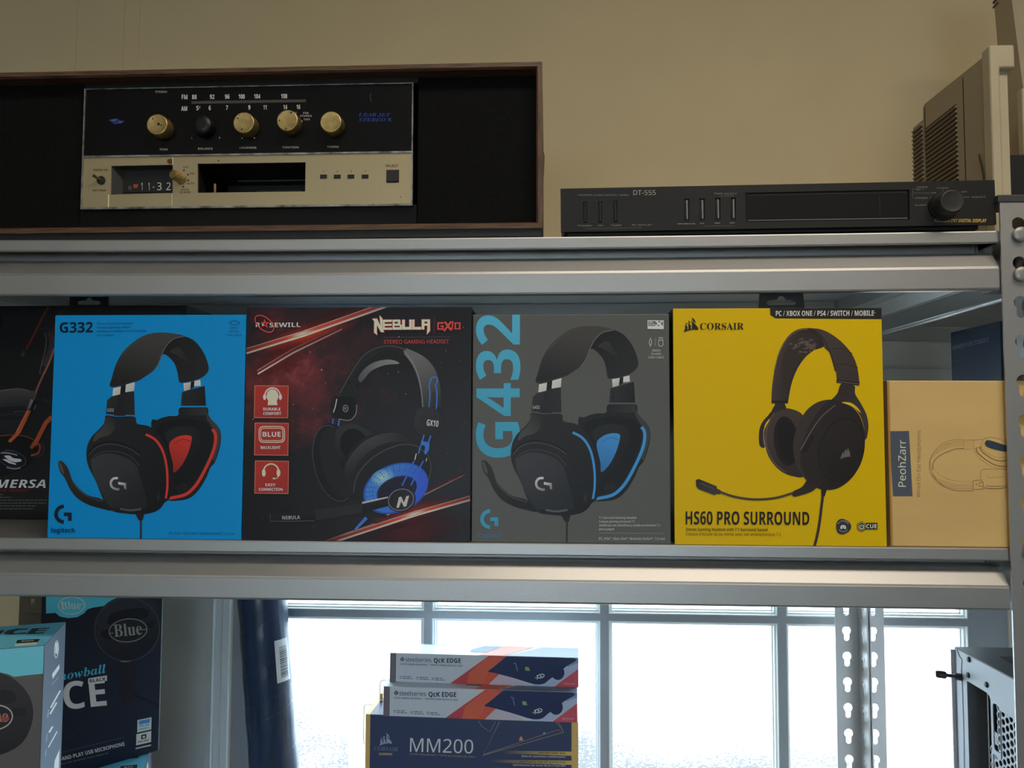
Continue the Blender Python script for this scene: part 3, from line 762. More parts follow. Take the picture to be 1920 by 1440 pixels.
ta.stroke([(1652, 366), (1653, 408)], 1, (34, 34, 34)); ta.stroke([(1404, 411.5), (1704, 407)], 1.2, (84, 84, 82)); ta.stroke([(1404, 364.5), (1704, 358.5)], .8, (44, 44, 42))
ta.done()

# ------------------------------------------------------------------ beige cases and the black box, upper right (second unit's top deck)
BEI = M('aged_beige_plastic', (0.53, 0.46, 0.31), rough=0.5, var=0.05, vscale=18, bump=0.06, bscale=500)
BEID = M('aged_beige_plastic_shaded', (0.42, 0.35, 0.235), rough=0.55, var=0.05, vscale=18, bump=0.06, bscale=500)  # same beige darkened, shade of the sides put into the colour
co = (.5025, .19, N0)
case = thing('equipment_case', 'slim beige plastic case with a louvred side standing upright right of the black timer', 'equipment case', co)
zt_c = .4255
q = MB(co).box(.4905, .5150, .112, .152, N0, zt_c - .004, .003)
body = [(.112, N0), (.112, zt_c - .006), (.2515, zt_c - .002), (.2560, zt_c - .006), (.2565, .4045), (.2840, .4045), (.2840, N0)]
n = len(body); vs = [(x, y, z) for x in (.4915, .5140) for y, z in body]
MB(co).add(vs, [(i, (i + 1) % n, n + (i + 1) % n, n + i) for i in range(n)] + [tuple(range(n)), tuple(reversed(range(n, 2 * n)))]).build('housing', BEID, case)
zq = zt_c - .0265
bz = MB(co).prism([[(.489, N0), (.5000, N0), (.5000, zq), (.5165, zq), (.5165, zt_c), (.489, zt_c)]], lambda u, v, k: (u, .098 + k, v), .017).build('front_bezel', BEI, case)
bv = bz.modifiers.new('soft_edge', 'BEVEL'); bv.width = .0026; bv.segments = 3
MB(co).box(.4995, .5120, .106, .116, N0, zt_c - .02).build('front_recess', BEI, case)
LOUV = M('gap_shade_brown', (.030, .022, .014), rough=.8)  # dark brown standing in for shade in the louvre gaps and seams
MB(co).box(.4909, .4925, .1735, .2495, .2000, .3905).build('vent_gap_shade', LOUV, case); MB(co).box(.4911, .4930, .2585, .2846, .2000, .4000).build('vent_gap_shade', LOUV, case)
MB(co).box(.4911, .4925, .1575, .1586, N0 + .002, zt_c - .010).build('side_seam', LOUV, case); MB(co).box(.4910, .4925, .2505, .2517, N0 + .002, zt_c - .006).build('side_seam', LOUV, case)
for nm, y0_, y1_, zm in (('side_louvre', .173, .2500, .388), ('rear_louvre', .2580, .2850, .398)):
    z = .2000; first = None
    while z < zm:
        if first is None:
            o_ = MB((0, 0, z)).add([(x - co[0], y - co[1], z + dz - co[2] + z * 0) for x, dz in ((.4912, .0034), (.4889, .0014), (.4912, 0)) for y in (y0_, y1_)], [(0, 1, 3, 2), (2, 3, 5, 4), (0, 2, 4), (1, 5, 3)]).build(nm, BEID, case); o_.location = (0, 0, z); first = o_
        else:
            c_ = first.copy(); COL.objects.link(c_); c_.location = (0, 0, z)
        z += .0058
MB(co).tube([(.4908, .128, .312), (.4906, .121, .290), (.4906, .117, .262), (.4908, .116, .235)], .0009, 6).build('scuff_cord', BLACKP, case)
ZB = .3445
bb = tag(MB((.66, .31, N0)).box(.5785, .76, .222, .40, N0, ZB, .002).build('black_box', BLACKP), 'plain black box standing behind the post at the right edge, under the tapered beige case', 'box')
bb.location = (.66, .31, N0)
to = (.64, .275, ZB)
tall = thing('tapered_case', 'tall beige case with a tapered edge standing on the black box at the top right', 'equipment case', to)
pts_ = [(.238, ZB), (.305, ZB), (.309, .529), (.318, .64), (.283, .64), (.256, .445), (.244, .40)]
n = len(pts_); vs = [(x, y, z) for x in (.620, .665) for y, z in pts_]
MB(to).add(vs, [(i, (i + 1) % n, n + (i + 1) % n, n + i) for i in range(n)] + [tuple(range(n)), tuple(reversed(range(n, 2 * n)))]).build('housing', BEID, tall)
MB(to).box(.5990, .66, .2235, .236, ZB, .4310, .002).build('side_cover', BEI, tall)
lv = MB(to)
for k in range(5): lv.box(.6195, .6205, .304, .3165, .585 + k * .0065, .588 + k * .0065)
lv.build('top_louvres', BLACKP, tall)

# ------------------------------------------------------------------ headset boxes on the middle shelf
def carton(name, label, cat, x0, x1, y0, d, z0, z1, mat, group=None, bev=.0008):
    o = ((x0 + x1) / 2, y0 + d / 2, z0)
    t = thing(name, label, cat, o, group=group)
    MB(o).box(x0, x1, y0, y0 + d, z0, z1, bev).build('carton', mat, t)
    return t, o
def front_art(t, o, x0, x1, y0, z0, z1, corners, E):
    return Art(t, (x0 - o[0], y0 - o[1], z1 - o[2]), (1, 0, 0), (0, 0, -1), x1 - x0, z1 - z0, corners, E=E)
def hang_tab(t, o, xc, w, y, z0, z1, mat, sl=.06):
    """hanging tab with a euro slot"""
    h = z1 - z0; out = [(xc - w / 2, z0), (xc + w / 2, z0), (xc + w / 2 * (1 - sl), z1), (xc - w / 2 * (1 - sl), z1)]
    zc = z0 + h * .42
    L = .0145; r = .0024
    slot = circ(xc + L - r, zc, r, r, 6, 0, -PI / 2, PI / 2) + circ(xc, zc + r, .0040, .0042, 10, 0, math.radians(12), math.radians(168)) + circ(xc - L + r, zc, r, r, 6, 0, PI / 2, 1.5 * PI)
    return MB(o).prism([out, slot], lambda u, v, w_: (u, y + w_, v), .0007).build('hang_tab', mat, t)

EM = 0.55
def headset_g(a, acc, accd, model, bg):
    """over-ear headset picture shared by the blue and the charcoal box (drawn in the blue box's window)"""
    K = (24, 24, 26); K2 = (38, 38, 40); K3 = (17, 18, 20); SIL = (196, 196, 194)
    a.begin('headset_picture', INK, 'printed picture of a black over-ear headset with boom microphone')
    # far ear cup
    a.blob([(615, 752), (650, 715), (710, 695), (765, 690), (782, 645), (920, 643), (938, 700), (985, 750), (1003, 790), (1000, 860), (972, 950), (945, 985), (922, 1040), (880, 1110), (830, 1155), (770, 1170), (700, 1166), (660, 1120)], K)
    a.poly(cr([(920, 660), (950, 712), (990, 755), (1000, 800), (996, 855), (968, 950)], 5) + cr([(955, 940), (978, 850), (980, 800), (950, 750), (925, 710)], 5), (52, 52, 54))
    a.blob([(640, 780), (690, 730), (780, 712), (870, 715), (935, 745), (955, 800), (940, 900), (890, 1010), (820, 1110), (760, 1130), (715, 1120), (700, 1000), (690, 880)], (14, 15, 18))
    a.blob([(690, 800), (740, 760), (810, 752), (870, 765), (890, 810), (870, 900), (820, 1000), (760, 1070), (735, 1060), (735, 960), (720, 870)], (30, 31, 34), grad=((700, 780), (860, 1000), (12, 13, 15)))
    a.blob([(715, 862), (742, 822), (790, 803), (836, 806), (841, 830), (822, 900), (785, 972), (742, 1012), (736, 960)], acc, grad=((800, 800), (740, 1010), accd))
    a.curve([(742, 850), (790, 826), (836, 838)], 5, accd)
    for k in range(9):
        a.stroke([(800 - k * 6, 1070 + k * 3), (826 - k * 6, 1100 + k * 4)], 2.5, (36, 37, 40))
    a.curve([(957, 768), (974, 800), (970, 862), (942, 940), (892, 1040), (852, 1098), (805, 1136), (745, 1152), (700, 1158)], 17, acc)
    # far slider and yoke
    a.poly([(797, 510), (838, 503), (834, 545), (800, 553)], SIL, grad=((797, 510), (834, 550), (150, 150, 146))); a.poly([(858, 497), (890, 490), (893, 524), (856, 527)], (186, 184, 190)); a.poly([(838, 503), (858, 497), (856, 530), (836, 545)], K3)
    a.poly([(788, 560), (835, 545), (915, 525), (922, 637), (782, 637)], K2, grad=((788, 560), (915, 600), K3))
    for y in (580, 608): a.ring(803, y, 7, 8, 4, (10, 10, 10), n=14)
    a.poly([(782, 637), (922, 637), (922, 645), (780, 645)], bg); a.poly([(786, 645), (922, 645), (930, 690), (775, 692)], K, grad=((786, 645), (930, 680), (44, 44, 46)))
    # headband
    a.blob([(668, 350), (690, 300), (740, 255), (800, 245), (850, 265), (885, 300), (918, 355), (938, 425), (922, 460), (885, 485), (835, 500), (782, 506), (772, 496), (764, 450), (748, 400), (716, 362), (690, 345)], (20, 20, 21), grad=((720, 330), (930, 460), (34, 33, 34)))
    a.blob([(720, 330), (770, 305), (800, 340), (840, 400), (860, 425), (800, 380), (750, 345)], (46, 44, 45), grad=((730, 330), (850, 420), (24, 23, 24)))
    hb = cr([(385, 525), (395, 475), (418, 400), (452, 338), (500, 288), (560, 246), (620, 226), (690, 222), (760, 231), (800, 244), (745, 256), (705, 290), (680, 335), (655, 400), (625, 440), (590, 465), (548, 492), (505, 504), (440, 524)], 5, True)
    a.poly(hb, (58, 56, 54), grad=((560, 260), (500, 520), (25, 25, 26)))
    a.curve([(455, 345), (505, 296), (565, 256), (625, 238)], 10, (70, 68, 66), edge=(46, 44, 43))
    a.curve([(800, 246), (745, 258), (706, 292), (681, 336), (656, 400), (628, 440)], 4.5, (92, 90, 86))
    a.curve([(385, 522), (440, 520), (505, 500), (548, 488)], 4, (46, 46, 46))
    # near slider and yoke
    a.poly([(402, 536), (446, 526), (441, 570), (398, 580)], SIL, grad=((402, 536), (441, 575), (172, 172, 166))); a.poly([(474, 516), (524, 502), (520, 551), (470, 559)], SIL, grad=((474, 516), (520, 556), (172, 172, 166))); a.poly([(446, 524), (474, 515), (470, 562), (441, 570)], K3)
    a.poly([(368, 604), (392, 582), (440, 571), (470, 559), (520, 553), (524, 692), (428, 692), (362, 684)], K, grad=((368, 640), (520, 620), (34, 34, 37)))
    a.poly([(368, 604), (392, 582), (428, 574), (428, 692), (362, 684)], (40, 40, 42), grad=((362, 600), (428, 690), (24, 24, 26)))
    a.poly([(360, 682), (404, 685), (404, 690), (360, 688)], bg); a.poly([(472, 687), (524, 688), (524, 696), (472, 693)], bg)
    a.text(model, 368, 668, 17, (190, 186, 180), 'r', w=38)
    # near ear cup
    cup = cr([(362, 690), (428, 697), (522, 697), (536, 736), (600, 750), (650, 788), (690, 850), (720, 930), (737, 1020), (737, 1100), (716, 1160), (690, 1182), (670, 1210), (632, 1235), (560, 1249), (480, 1245), (410, 1235), (378, 1212), (344, 1165), (302, 1060), (262, 980), (250, 920), (256, 860), (280, 810), (320, 770), (346, 740), (356, 716)], 5, True)
    a.poly(cup, (31, 31, 34), grad=((300, 760), (700, 1180), (17, 17, 20)))
    a.blob([(362, 700), (400, 704), (412, 760), (380, 800), (330, 815), (290, 840), (300, 800), (340, 760)], (62, 61, 60), grad=((330, 790), (410, 720), (36, 36, 38)))
    a.blob([(560, 752), (640, 790), (685, 860), (712, 940), (724, 1040), (720, 1110), (700, 1150), (705, 1000), (680, 900), (640, 830)], (26, 26, 29), grad=((600, 770), (720, 1100), (14, 14, 17)))
    a.curve([(260, 905), (300, 862), (360, 842), (430, 846), (500, 870), (560, 910)], 11, (14, 14, 16)); a.curve([(262, 917), (302, 874), (362, 853), (430, 857), (498, 880), (552, 916)], 5, (64, 64, 66))
    a.curve([(272, 948), (310, 908), (370, 892), (440, 898), (505, 926), (550, 975)], 4, (58, 58, 60))
    a.poly(cr([(276, 958), (300, 927), (340, 909), (392, 906), (452, 921), (502, 946), (542, 992), (566, 1070), (586, 1150), (594, 1202), (560, 1216), (440, 1214), (388, 1210), (346, 1150), (300, 1050)], 4, True), (52, 53, 57), grad=((330, 920), (520, 1190), (29, 30, 34)))
    a.curve([(545, 1000), (570, 1080), (590, 1150), (597, 1200)], 5, (16, 16, 18))
    a.curve([(440, 1218), (500, 1226), (560, 1218)], 14, (88, 87, 86), edge=(40, 40, 42)); a.curve([(600, 1105), (650, 1085), (695, 1075)], 3, (10, 10, 12)); a.ell(655, 1150, 9, 24, (34, 34, 38), rot=.1)
    a.curve([(585, 797), (632, 822), (666, 862), (690, 920), (704, 1000), (706, 1090), (697, 1158)], 14, acc, w2=12)
    # maker's mark on the plate
    a.curve([(428, 1044), (402, 1048), (388, 1070), (396, 1096), (424, 1108), (436, 1104)], 13, (206, 206, 206), col2=(96, 96, 98))
    a.poly([(430, 1066), (473, 1072), (476, 1108), (464, 1106), (461, 1086), (430, 1080)], (190, 190, 190), grad=((430, 1066), (476, 1108), (92, 92, 94)))
    # boom microphone and cable
    a.poly(cr([(90, 962), (99, 946), (119, 955), (144, 986), (157, 1020), (172, 1060), (212, 1108), (262, 1143), (340, 1166), (392, 1226), (330, 1216), (260, 1195), (200, 1160), (160, 1112), (135, 1060), (122, 1036), (100, 1008)], 4, True), (40, 38, 38), grad=((120, 960), (340, 1190), (22, 22, 24)))
    a.poly([(93, 960), (100, 950), (112, 975), (124, 1010), (120, 1024), (104, 1004)], (70, 66, 64)); a.curve([(168, 1062), (210, 1114), (262, 1150), (338, 1176)], 6, (64, 60, 58))
    a.poly([(524, 1244), (577, 1244), (567, 1282), (546, 1284)], K); a.stroke([(557, 1280), (556, 1395)], 10, K, edge=(46, 46, 48))
    a.done()
def g_mark(a, cx, cy, r, col):
    """round G mark: open ring with a hooked bar"""
    a.stroke(circ(cx, cy, r * .82, r * .82, 26, 0, math.radians(90), math.radians(270)), r * .38, col)
    a.poly([(cx, cy - r * .18), (cx + r * .82, cy - r * .18), (cx + r * .82, cy + r * .70), (cx + r * .44, cy + r * .70), (cx + r * .44, cy + r * .20), (cx, cy + r * .20)], col)

# bright blue box
BLU = (6, 126, 198)
t, o = carton('headset_box', 'bright blue headset box with a red-trimmed headset picture, left of the dark red nebula box', 'box', -.5041, -.3051, .002, .094, M0, .1124, M('blue_card', rgb(*BLU, EM), rough=.42, spec=.22))
G1C = [(104, 589), (462, 592), (451, 1013), (88, 1012)]
a = front_art(t, o, -.5041, -.3051, .002, M0, .1124, G1C, EM).c(80, 550, 3.0)
NV = (12, 32, 62); NVd = (18, 62, 112)
headset_g(a, (186, 50, 42), (128, 34, 30), 'G332', BLU)
a.begin('lettering'); a.text('G332', 100, 217, 58, (10, 20, 34), 'b', w=188)
for i, (s_, w_) in enumerate((('Stereo Gaming Headset', 205), ('Casque gaming stéréo', 190), ('Audífonos estéreo con micrófono', 278), ('para juegos', 98))): a.text(s_, 311, 174 + i * 21.5, 11.5, NVd, 'r', w=w_)
for i, (s_, w_) in enumerate((('WIRED', 46), ('FILAIRE', 52), ('CON CABLE', 84))): a.text(s_, 1079, 205 + i * 20.5, 10, NVd, 'r', w=w_, anchor='c')
a.text('PC, PS4™, Xbox One™, Nintendo Switch™, 3.5 mm', 715, 1360, 12, NVd, 'r', w=362)
a.text('logitech', 50, 1355, 27, NV, 'b', w=134); a.done()
a.begin('logo'); g_mark(a, 122, 1250, 54, (14, 26, 42)); a.stroke([(1047, 171), (1062, 171)], 3, NVd); a.curve([(1062, 164), (1082, 160), (1104, 166), (1110, 171), (1104, 177), (1082, 181), (1062, 178)], 3, NVd, closed=True); a.done()

# charcoal box
CHA = (75, 76, 74)
t, o = carton('headset_box', 'charcoal grey headset box with large sideways light-blue lettering beside a blue-trimmed headset', 'box', -.0752, .1196, .004, .094, M0, .1120, M('charcoal_card', rgb(*CHA, EM), rough=.42, spec=.3))
G4C = [(886, 588), (1253, 590), (1259.5, 1021), (884, 1018)]
a = front_art(t, o, -.0752, .1196, .004, M0, .1120, G4C, EM).c(870, 550, 2.939)
CY = (52, 136, 168); CY2 = (70, 156, 190)
a.begin('lettering')
a.text('G432', 308, 905, 240, CY, 'b', w=795, rot=PI / 2, grad=CY2)
a.done()
a.aff = (1.0165, 6, 1.0185, -46)
headset_g(a, (52, 128, 196), (44, 98, 156), 'G432', CHA)
a.aff = None
a.begin('lettering'); LG = (176, 178, 178)
for i, (s_, w_) in enumerate((('7.1 Surround Gaming Headset', 206), ('Casque gaming surround 7.1', 196), ('Audífonos con micrófono y sonido envolvente 7.1', 336), ('para juegos', 84))): a.text(s_, 749, 1243 + i * 21, 11.5, LG, 'r', w=w_)
a.stroke([(750, 1322), (1110, 1324)], 1.6, (130, 132, 132)); a.text('PC, PS4™, Xbox One™, Nintendo Switch™, 3.5 mm', 749, 1360, 13, LG, 'r', w=362)
for i, (s_, w_) in enumerate((('WIRED', 46), ('FILAIRE', 52), ('CON CABLE', 84))): a.text(s_, 1056, 323 + i * 18.5, 11, LG, 'r', w=w_, anchor='c')
a.text('logitech', 76, 1350, 26, (58, 112, 140), 'r', w=136); a.done()
a.begin('logo'); g_mark(a, 146, 1246, 55, CY)
a.poly([(1008, 151), (1096, 153), (1096, 201), (1008, 199)], (186, 190, 188)); a.poly([(1012, 155), (1092, 157), (1092, 184), (1012, 183)], (84, 84, 82))
a.text('dts', 1015, 167, 11, (200, 202, 200), 'b', w=24); a.text('SOUND', 1015, 180, 9, (200, 202, 200), 'b', w=36); a.poly([(1048, 157), (1064, 157), (1071, 166), (1082, 157), (1092, 157), (1078, 170), (1092, 184), (1074, 184), (1068, 176), (1058, 184), (1048, 184), (1062, 170)], (200, 202, 200))
a.curve([(1024, 247), (1024, 256), (1019, 262), (1019, 280), (1024, 290), (1030, 280), (1030, 262), (1024, 256)], 3, LG); a.stroke([(1024, 290), (1024, 297)], 3, LG); a.stroke([(1052, 250), (1051, 292)], 1.6, (150, 152, 152))
a.stroke([(1071, 246), (1090, 246), (1090, 263), (1071, 263)], 3, LG, closed=True); a.stroke([(1068, 263), (1093, 263), (1093, 286), (1087, 294), (1074, 294), (1068, 286)], 3, LG, closed=True); a.stroke([(1077, 252), (1077, 257)], 3, LG); a.stroke([(1085, 252), (1085, 257)], 3, LG); a.done()

# dark red nebula box
NEB = bpy.data.materials.new('nebula_print'); NEB.use_nodes = True
N = NEB.node_tree.nodes; L = NEB.node_tree.links; bs = N['Principled BSDF']; bs.inputs['Roughness'].default_value = .38; bs.inputs['Specular IOR Level'].default_value = .25
tcn = N.new('ShaderNodeTexCoord'); n1 = N.new('ShaderNodeTexNoise'); n1.inputs['Scale'].default_value = 17; n1.inputs['Detail'].default_value = 9; n1.inputs['Roughness'].default_value = .68
L.new(tcn.outputs['Object'], n1.inputs['Vector'])
vd = N.new('ShaderNodeVectorMath'); vd.operation = 'DISTANCE'; vd.inputs[1].default_value = (-.058, -.047, .160); L.new(tcn.outputs['Object'], vd.inputs[0])
ms = N.new('ShaderNodeMapRange'); ms.inputs['From Min'].default_value = .02; ms.inputs['From Max'].default_value = .135; ms.inputs['To Min'].default_value = .19; ms.inputs['To Max'].default_value = -.30; L.new(vd.outputs['Value'], ms.inputs['Value'])
adn = N.new('ShaderNodeMath'); adn.operation = 'ADD'; L.new(n1.outputs['Fac'], adn.inputs[0]); L.new(ms.outputs[0], adn.inputs[1])
rn = N.new('ShaderNodeValToRGB'); re = rn.color_ramp.elements
re[0].position = .42; re[0].color = (*rgb(24, 22, 26, EM), 1); re[1].position = .92; re[1].color = (*rgb(150, 70, 76, EM), 1)
e2 = re.new(.60); e2.color = (*rgb(54, 28, 32, EM), 1); e3 = re.new(.74); e3.color = (*rgb(92, 36, 40, EM), 1)
L.new(adn.outputs[0], rn.inputs['Fac']); L.new(rn.outputs['Color'], bs.inputs['Base Color'])
t, o = carton('headset_box', 'black headset box with a dark red starry print and a blue-glowing headset', 'box', -.3043, -.0760, .002, .094, M0, .1196, M('black_gloss_card', rgb(24, 22, 26, EM), rough=.32))
MB(o).box(-.3039, -.0764, .0017, .0022, M0 + .0004, .1192).build('front_print', NEB, t)
RSC = [(463, 575), (885, 577), (883, 1017), (450, 1014)]
a = front_art(t, o, -.3043, -.0760, .002, M0, .1196, RSC, EM).c(450, 550, 3.0); a.k = .0005
a.begin('light_streaks', INK_SOFT)
a.glow(370, 235, 330, 70, (190, 60, 40, .75), (120, 30, 30, 0), rot=-.29); a.glow(620, 110, 300, 60, (90, 30, 34, .5), (60, 20, 24, 0), rot=-.29); a.glow(960, 1240, 300, 60, (170, 50, 36, .7), (90, 24, 26, 0), rot=-.31); a.glow(980, 1340, 330, 110, (84, 28, 36, .75), (60, 20, 26, 0), rot=-.2)
a.glow(230, 380, 190, 90, (110, 34, 34, .6), (60, 20, 24, 0), rot=-.5)
def streak(p0, p1, w, c0, cm, c1, up=1):
    pm = ((p0[0] + p1[0]) / 2, (p0[1] + p1[1]) / 2)
    for A_, B_, ca, cb in ((p0, pm, c0, cm), (pm, p1, cm, c1)):
        a.stroke([A_, B_], w, ca, col2=cb)
def band(p0, pm, p1, wr, cw=(222, 206, 190)):
    """red ribbon with a pale lower edge, hottest in its middle"""
    d = np.array(p1, float) - np.array(p0, float); nrm = np.array([-d[1], d[0]]); nrm = nrm / np.linalg.norm(nrm)
    sh = lambda p, k: (p[0] + nrm[0] * k, p[1] + nrm[1] * k)
    for A_, B_, c0, c1, q0, q1 in ((p0, pm, (84, 26, 26, 1), (196, 70, 46, 1), (150, 132, 122, 1), (240, 214, 178, 1)), (pm, p1, (196, 70, 46, 1), (96, 32, 36, 1), (240, 214, 178, 1), (140, 124, 122, 1))):
        a.stroke([sh(A_, 0), sh(B_, 0)], wr, c0, col2=c1); a.stroke([sh(A_, wr * .72), sh(B_, wr * .72)], wr * .55, q0, col2=q1)
        a.stroke([sh(A_, -wr * .62), sh(B_, -wr * .62)], wr * .16, q0, col2=q1)
band((30, 320), (355, 224), (830, 62), 19); 
a.stroke([(95, 440), (300, 320), (575, 196)], 13, (110, 32, 34, 1), col2=(80, 30, 34, .6)); a.stroke([(98, 450), (300, 332), (578, 200)], 8, (200, 184, 168, 1), col2=(150, 130, 128, .5)); a.stroke([(95, 430), (300, 309), (520, 208)], 2.5, (190, 160, 140, 1), col2=(120, 90, 90, .4))
band((520, 1392), (985, 1238), (1300, 1148), 17)
a.stroke([(820, 1240), (1000, 1140), (1265, 1012)], 12, (120, 36, 36, 1), col2=(100, 40, 44, .3)); a.stroke([(830, 1248), (1010, 1148), (1268, 1018)], 6, (190, 160, 150, 1), col2=(150, 130, 128, .3)); a.stroke([(470, 1400), (600, 1350), (760, 1296)], 6, (120, 60, 56, 1), col2=(130, 90, 86, 1))
a.glow(350, 226, 90, 14, (255, 246, 226, 1), (255, 210, 160, 0), rot=-.29); a.glow(985, 1240, 90, 13, (255, 246, 226, 1), (255, 210, 160, 0), rot=-.31)
rs = random.Random(4)
for x, y, r in [(398, 328, 6), (300, 622, 6), (1160, 325, 4), (895, 442, 5), (936, 565, 5), (1258, 196, 4), (836, 452, 4), (462, 428, 9), (70, 705, 7), (152, 752, 5), (485, 500, 4), (410, 648, 4), (898, 246, 6), (270, 452, 4), (1236, 380, 3)] + [(rs.uniform(60, 1280), rs.uniform(300, 1350), rs.uniform(1.5, 3)) for _ in range(60)]:
    a.glow(x, y, r, r, (210, 170, 165, 1), (120, 60, 62, 0), n=8)
a.done()
# headset picture
a.begin('headset_picture', INK, 'printed picture of a black headset with glowing blue ear cup')
BU = (52, 104, 200); K = (20, 20, 23)
a.poly(cr([(560, 580), (575, 520), (620, 450), (690, 350), (760, 305), (850, 290), (940, 308), (1030, 350), (1090, 410), (1120, 480), (1135, 560), (1135, 640)], 6) + cr([(1020, 645), (1015, 560), (990, 475), (940, 415), (900, 395), (820, 405), (740, 440), (690, 500), (660, 570), (650, 600)], 6), (30, 29, 32), grad=((600, 500), (1000, 400), (24, 24, 27)))
a.poly(cr([(640, 470), (700, 392), (790, 335), (860, 318), (930, 350), (985, 420), (1016, 520), (1022, 640)], 5) + cr([(1002, 500), (960, 430), (905, 400), (830, 405), (740, 440), (690, 500)], 5), (20, 20, 23))
a.poly(cr([(688, 498), (740, 438), (820, 404), (900, 396), (860, 375), (790, 378), (720, 410), (670, 470)], 4, True), (74, 74, 77), grad=((690, 490), (880, 390), (120, 120, 122)))
a.curve([(565, 560), (625, 455), (692, 358), (765, 312), (850, 297), (935, 316)], 4, (74, 72, 76))
a.poly(cr([(940, 310), (1030, 352), (1090, 412), (1120, 482), (1134, 560), (1134, 640)], 5) + cr([(1025, 640), (1018, 550), (1000, 470), (970, 400), (925, 340)], 5), (96, 95, 98), grad=((990, 360), (1110, 620), (38, 37, 40)))
a.curve([(925, 322), (975, 390), (1008, 470), (1026, 560), (1032, 640)], 5, (120, 118, 122))
a.blob([(620, 480), (665, 490), (690, 512), (660, 580), (640, 610), (570, 600), (580, 540)], (26, 26, 29)); a.ell(665, 518, 10, 12, (14, 14, 16)); a.ell(618, 500, 9, 11, (16, 16, 18))
a.stroke([(528, 700), (516, 775)], 6, BU); a.stroke([(562, 700), (556, 745)], 8, BU)
a.blob([(512, 650), (522, 590), (545, 572), (560, 600), (555, 690), (525, 700)], (22, 22, 24)); a.blob([(545, 600), (575, 578), (640, 585), (662, 625), (655, 680), (620, 714), (560, 705), (530, 670)], (12, 12, 14)); a.curve([(560, 705), (620, 712), (655, 676), (660, 625)], 4, (130, 128, 130)); a.curve([(548, 592), (538, 640), (528, 668)], 5, (180, 178, 180))
a.ring(597, 646, 14, 19, 3, (150, 148, 150), n=20); a.text('R', 597, 655, 17, (150, 148, 150), 'r', anchor='c')
a.curve([(1066, 650), (1072, 560), (1068, 520), (1082, 478), (1106, 474), (1114, 495), (1104, 520), (1112, 560), (1108, 650)], 7, BU); a.curve([(1090, 555), (1092, 600), (1090, 650)], 5, (30, 30, 32))
a.blob([(990, 690), (1010, 650), (1090, 642), (1130, 680), (1136, 740), (1118, 790), (1080, 808), (1020, 795), (985, 745)], (42, 41, 45), grad=((1000, 660), (1120, 790), (28, 27, 31))); a.text('GX10', 1052, 742, 34, (186, 184, 190), 'b', w=66, rot=-.13)
# far cushion
a.ell(540, 950, 118, 225, (18, 18, 21), rot=-.22); a.ring(530, 955, 112, 218, 5, (58, 58, 62), rot=-.22, n=50); a.ell(560, 950, 100, 205, (25, 25, 28), rot=-.25)
a.blob([(540, 780), (590, 738), (650, 735), (720, 765), (765, 805), (700, 840), (640, 890), (600, 970), (580, 990), (545, 900)], (42, 42, 46), grad=((580, 750), (620, 960), (16, 16, 19)))
a.ell(645, 850, 78, 92, (10, 11, 13), rot=-.3)
# near cup
a.ell(810, 985, 232, 205, (22, 22, 25), rot=-.42); a.blob([(590, 1000), (620, 920), (690, 840), (780, 795), (880, 782), (960, 805), (1005, 850), (940, 858), (820, 880), (720, 950), (650, 1050), (640, 1120), (600, 1070)], (58, 57, 61), grad=((700, 830), (760, 920), (26, 26, 29)))
a.ell(855, 1020, 228, 178, (24, 24, 27), rot=-.46); a.curve([(640, 1120), (660, 1030), (725, 945), (820, 880), (930, 848), (1010, 862)], 5, (70, 70, 74)); a.curve([(1010, 870), (1060, 910), (1078, 980), (1060, 1070)], 5, (66, 66, 70))
a.ell(880, 1096, 192, 136, (38, 72, 160), rot=-.40); a.ell(883, 1095, 184, 128, (56, 116, 196), rot=-.40, grad=((800, 1060), (980, 1160), (44, 80, 190)))
a.glow(805, 1035, 70, 46, (150, 190, 222), (58, 118, 198), rot=-.4); 
for k in range(16):
    for j in range(3):
        th = math.radians(150 + k * 13); rx, ry = 176 - j * 18, 121 - j * 15; x0_, y0_ = rx * math.cos(th), ry * math.sin(th)
        a.ell(883 + x0_ * math.cos(-.4) - y0_ * math.sin(-.4), 1095 + x0_ * math.sin(-.4) + y0_ * math.cos(-.4), 4, 4, (34, 72, 150), n=6)
a.ell(886, 1108, 118, 76, (24, 24, 40), rot=-.40); a.ring(880, 1108, 108, 70, 7, (36, 34, 84), rot=-.4)
a.curve([(985, 940), (950, 1010), (915, 1080)], 8, (46, 92, 196)); a.curve([(1036, 940), (1000, 1010), (965, 1080)], 8, (46, 92, 196)); a.curve([(1040, 795), (1020, 860), (1004, 915)], 8, BU); a.curve([(1078, 800), (1060, 850), (1048, 915)], 8, BU); a.poly([(1030, 830), (1070, 838), (1068, 880), (1050, 905), (1040, 900), (1046, 860), (1026, 850)], BU); a.poly([(996, 900), (1058, 905), (1052, 940), (990, 945)], (26, 25, 28)); a.stroke([(996, 900), (988, 935)], 5, (190, 190, 194)); a.stroke([(1056, 925), (1050, 945)], 4, (170, 170, 174))
a.ell(912, 1160, 82, 68, (30, 26, 62), rot=-.3); a.ell(910, 1160, 76, 63, (24, 24, 27), rot=-.3, grad=((860, 1120), (960, 1210), (40, 40, 44))); a.ring(910, 1160, 72, 59, 4, (120, 118, 130), rot=-.3)
a.poly([(884, 1206), (898, 1146), (912, 1142), (926, 1176), (940, 1140), (956, 1136), (940, 1196), (926, 1200), (912, 1168), (898, 1204)], (176, 170, 176))
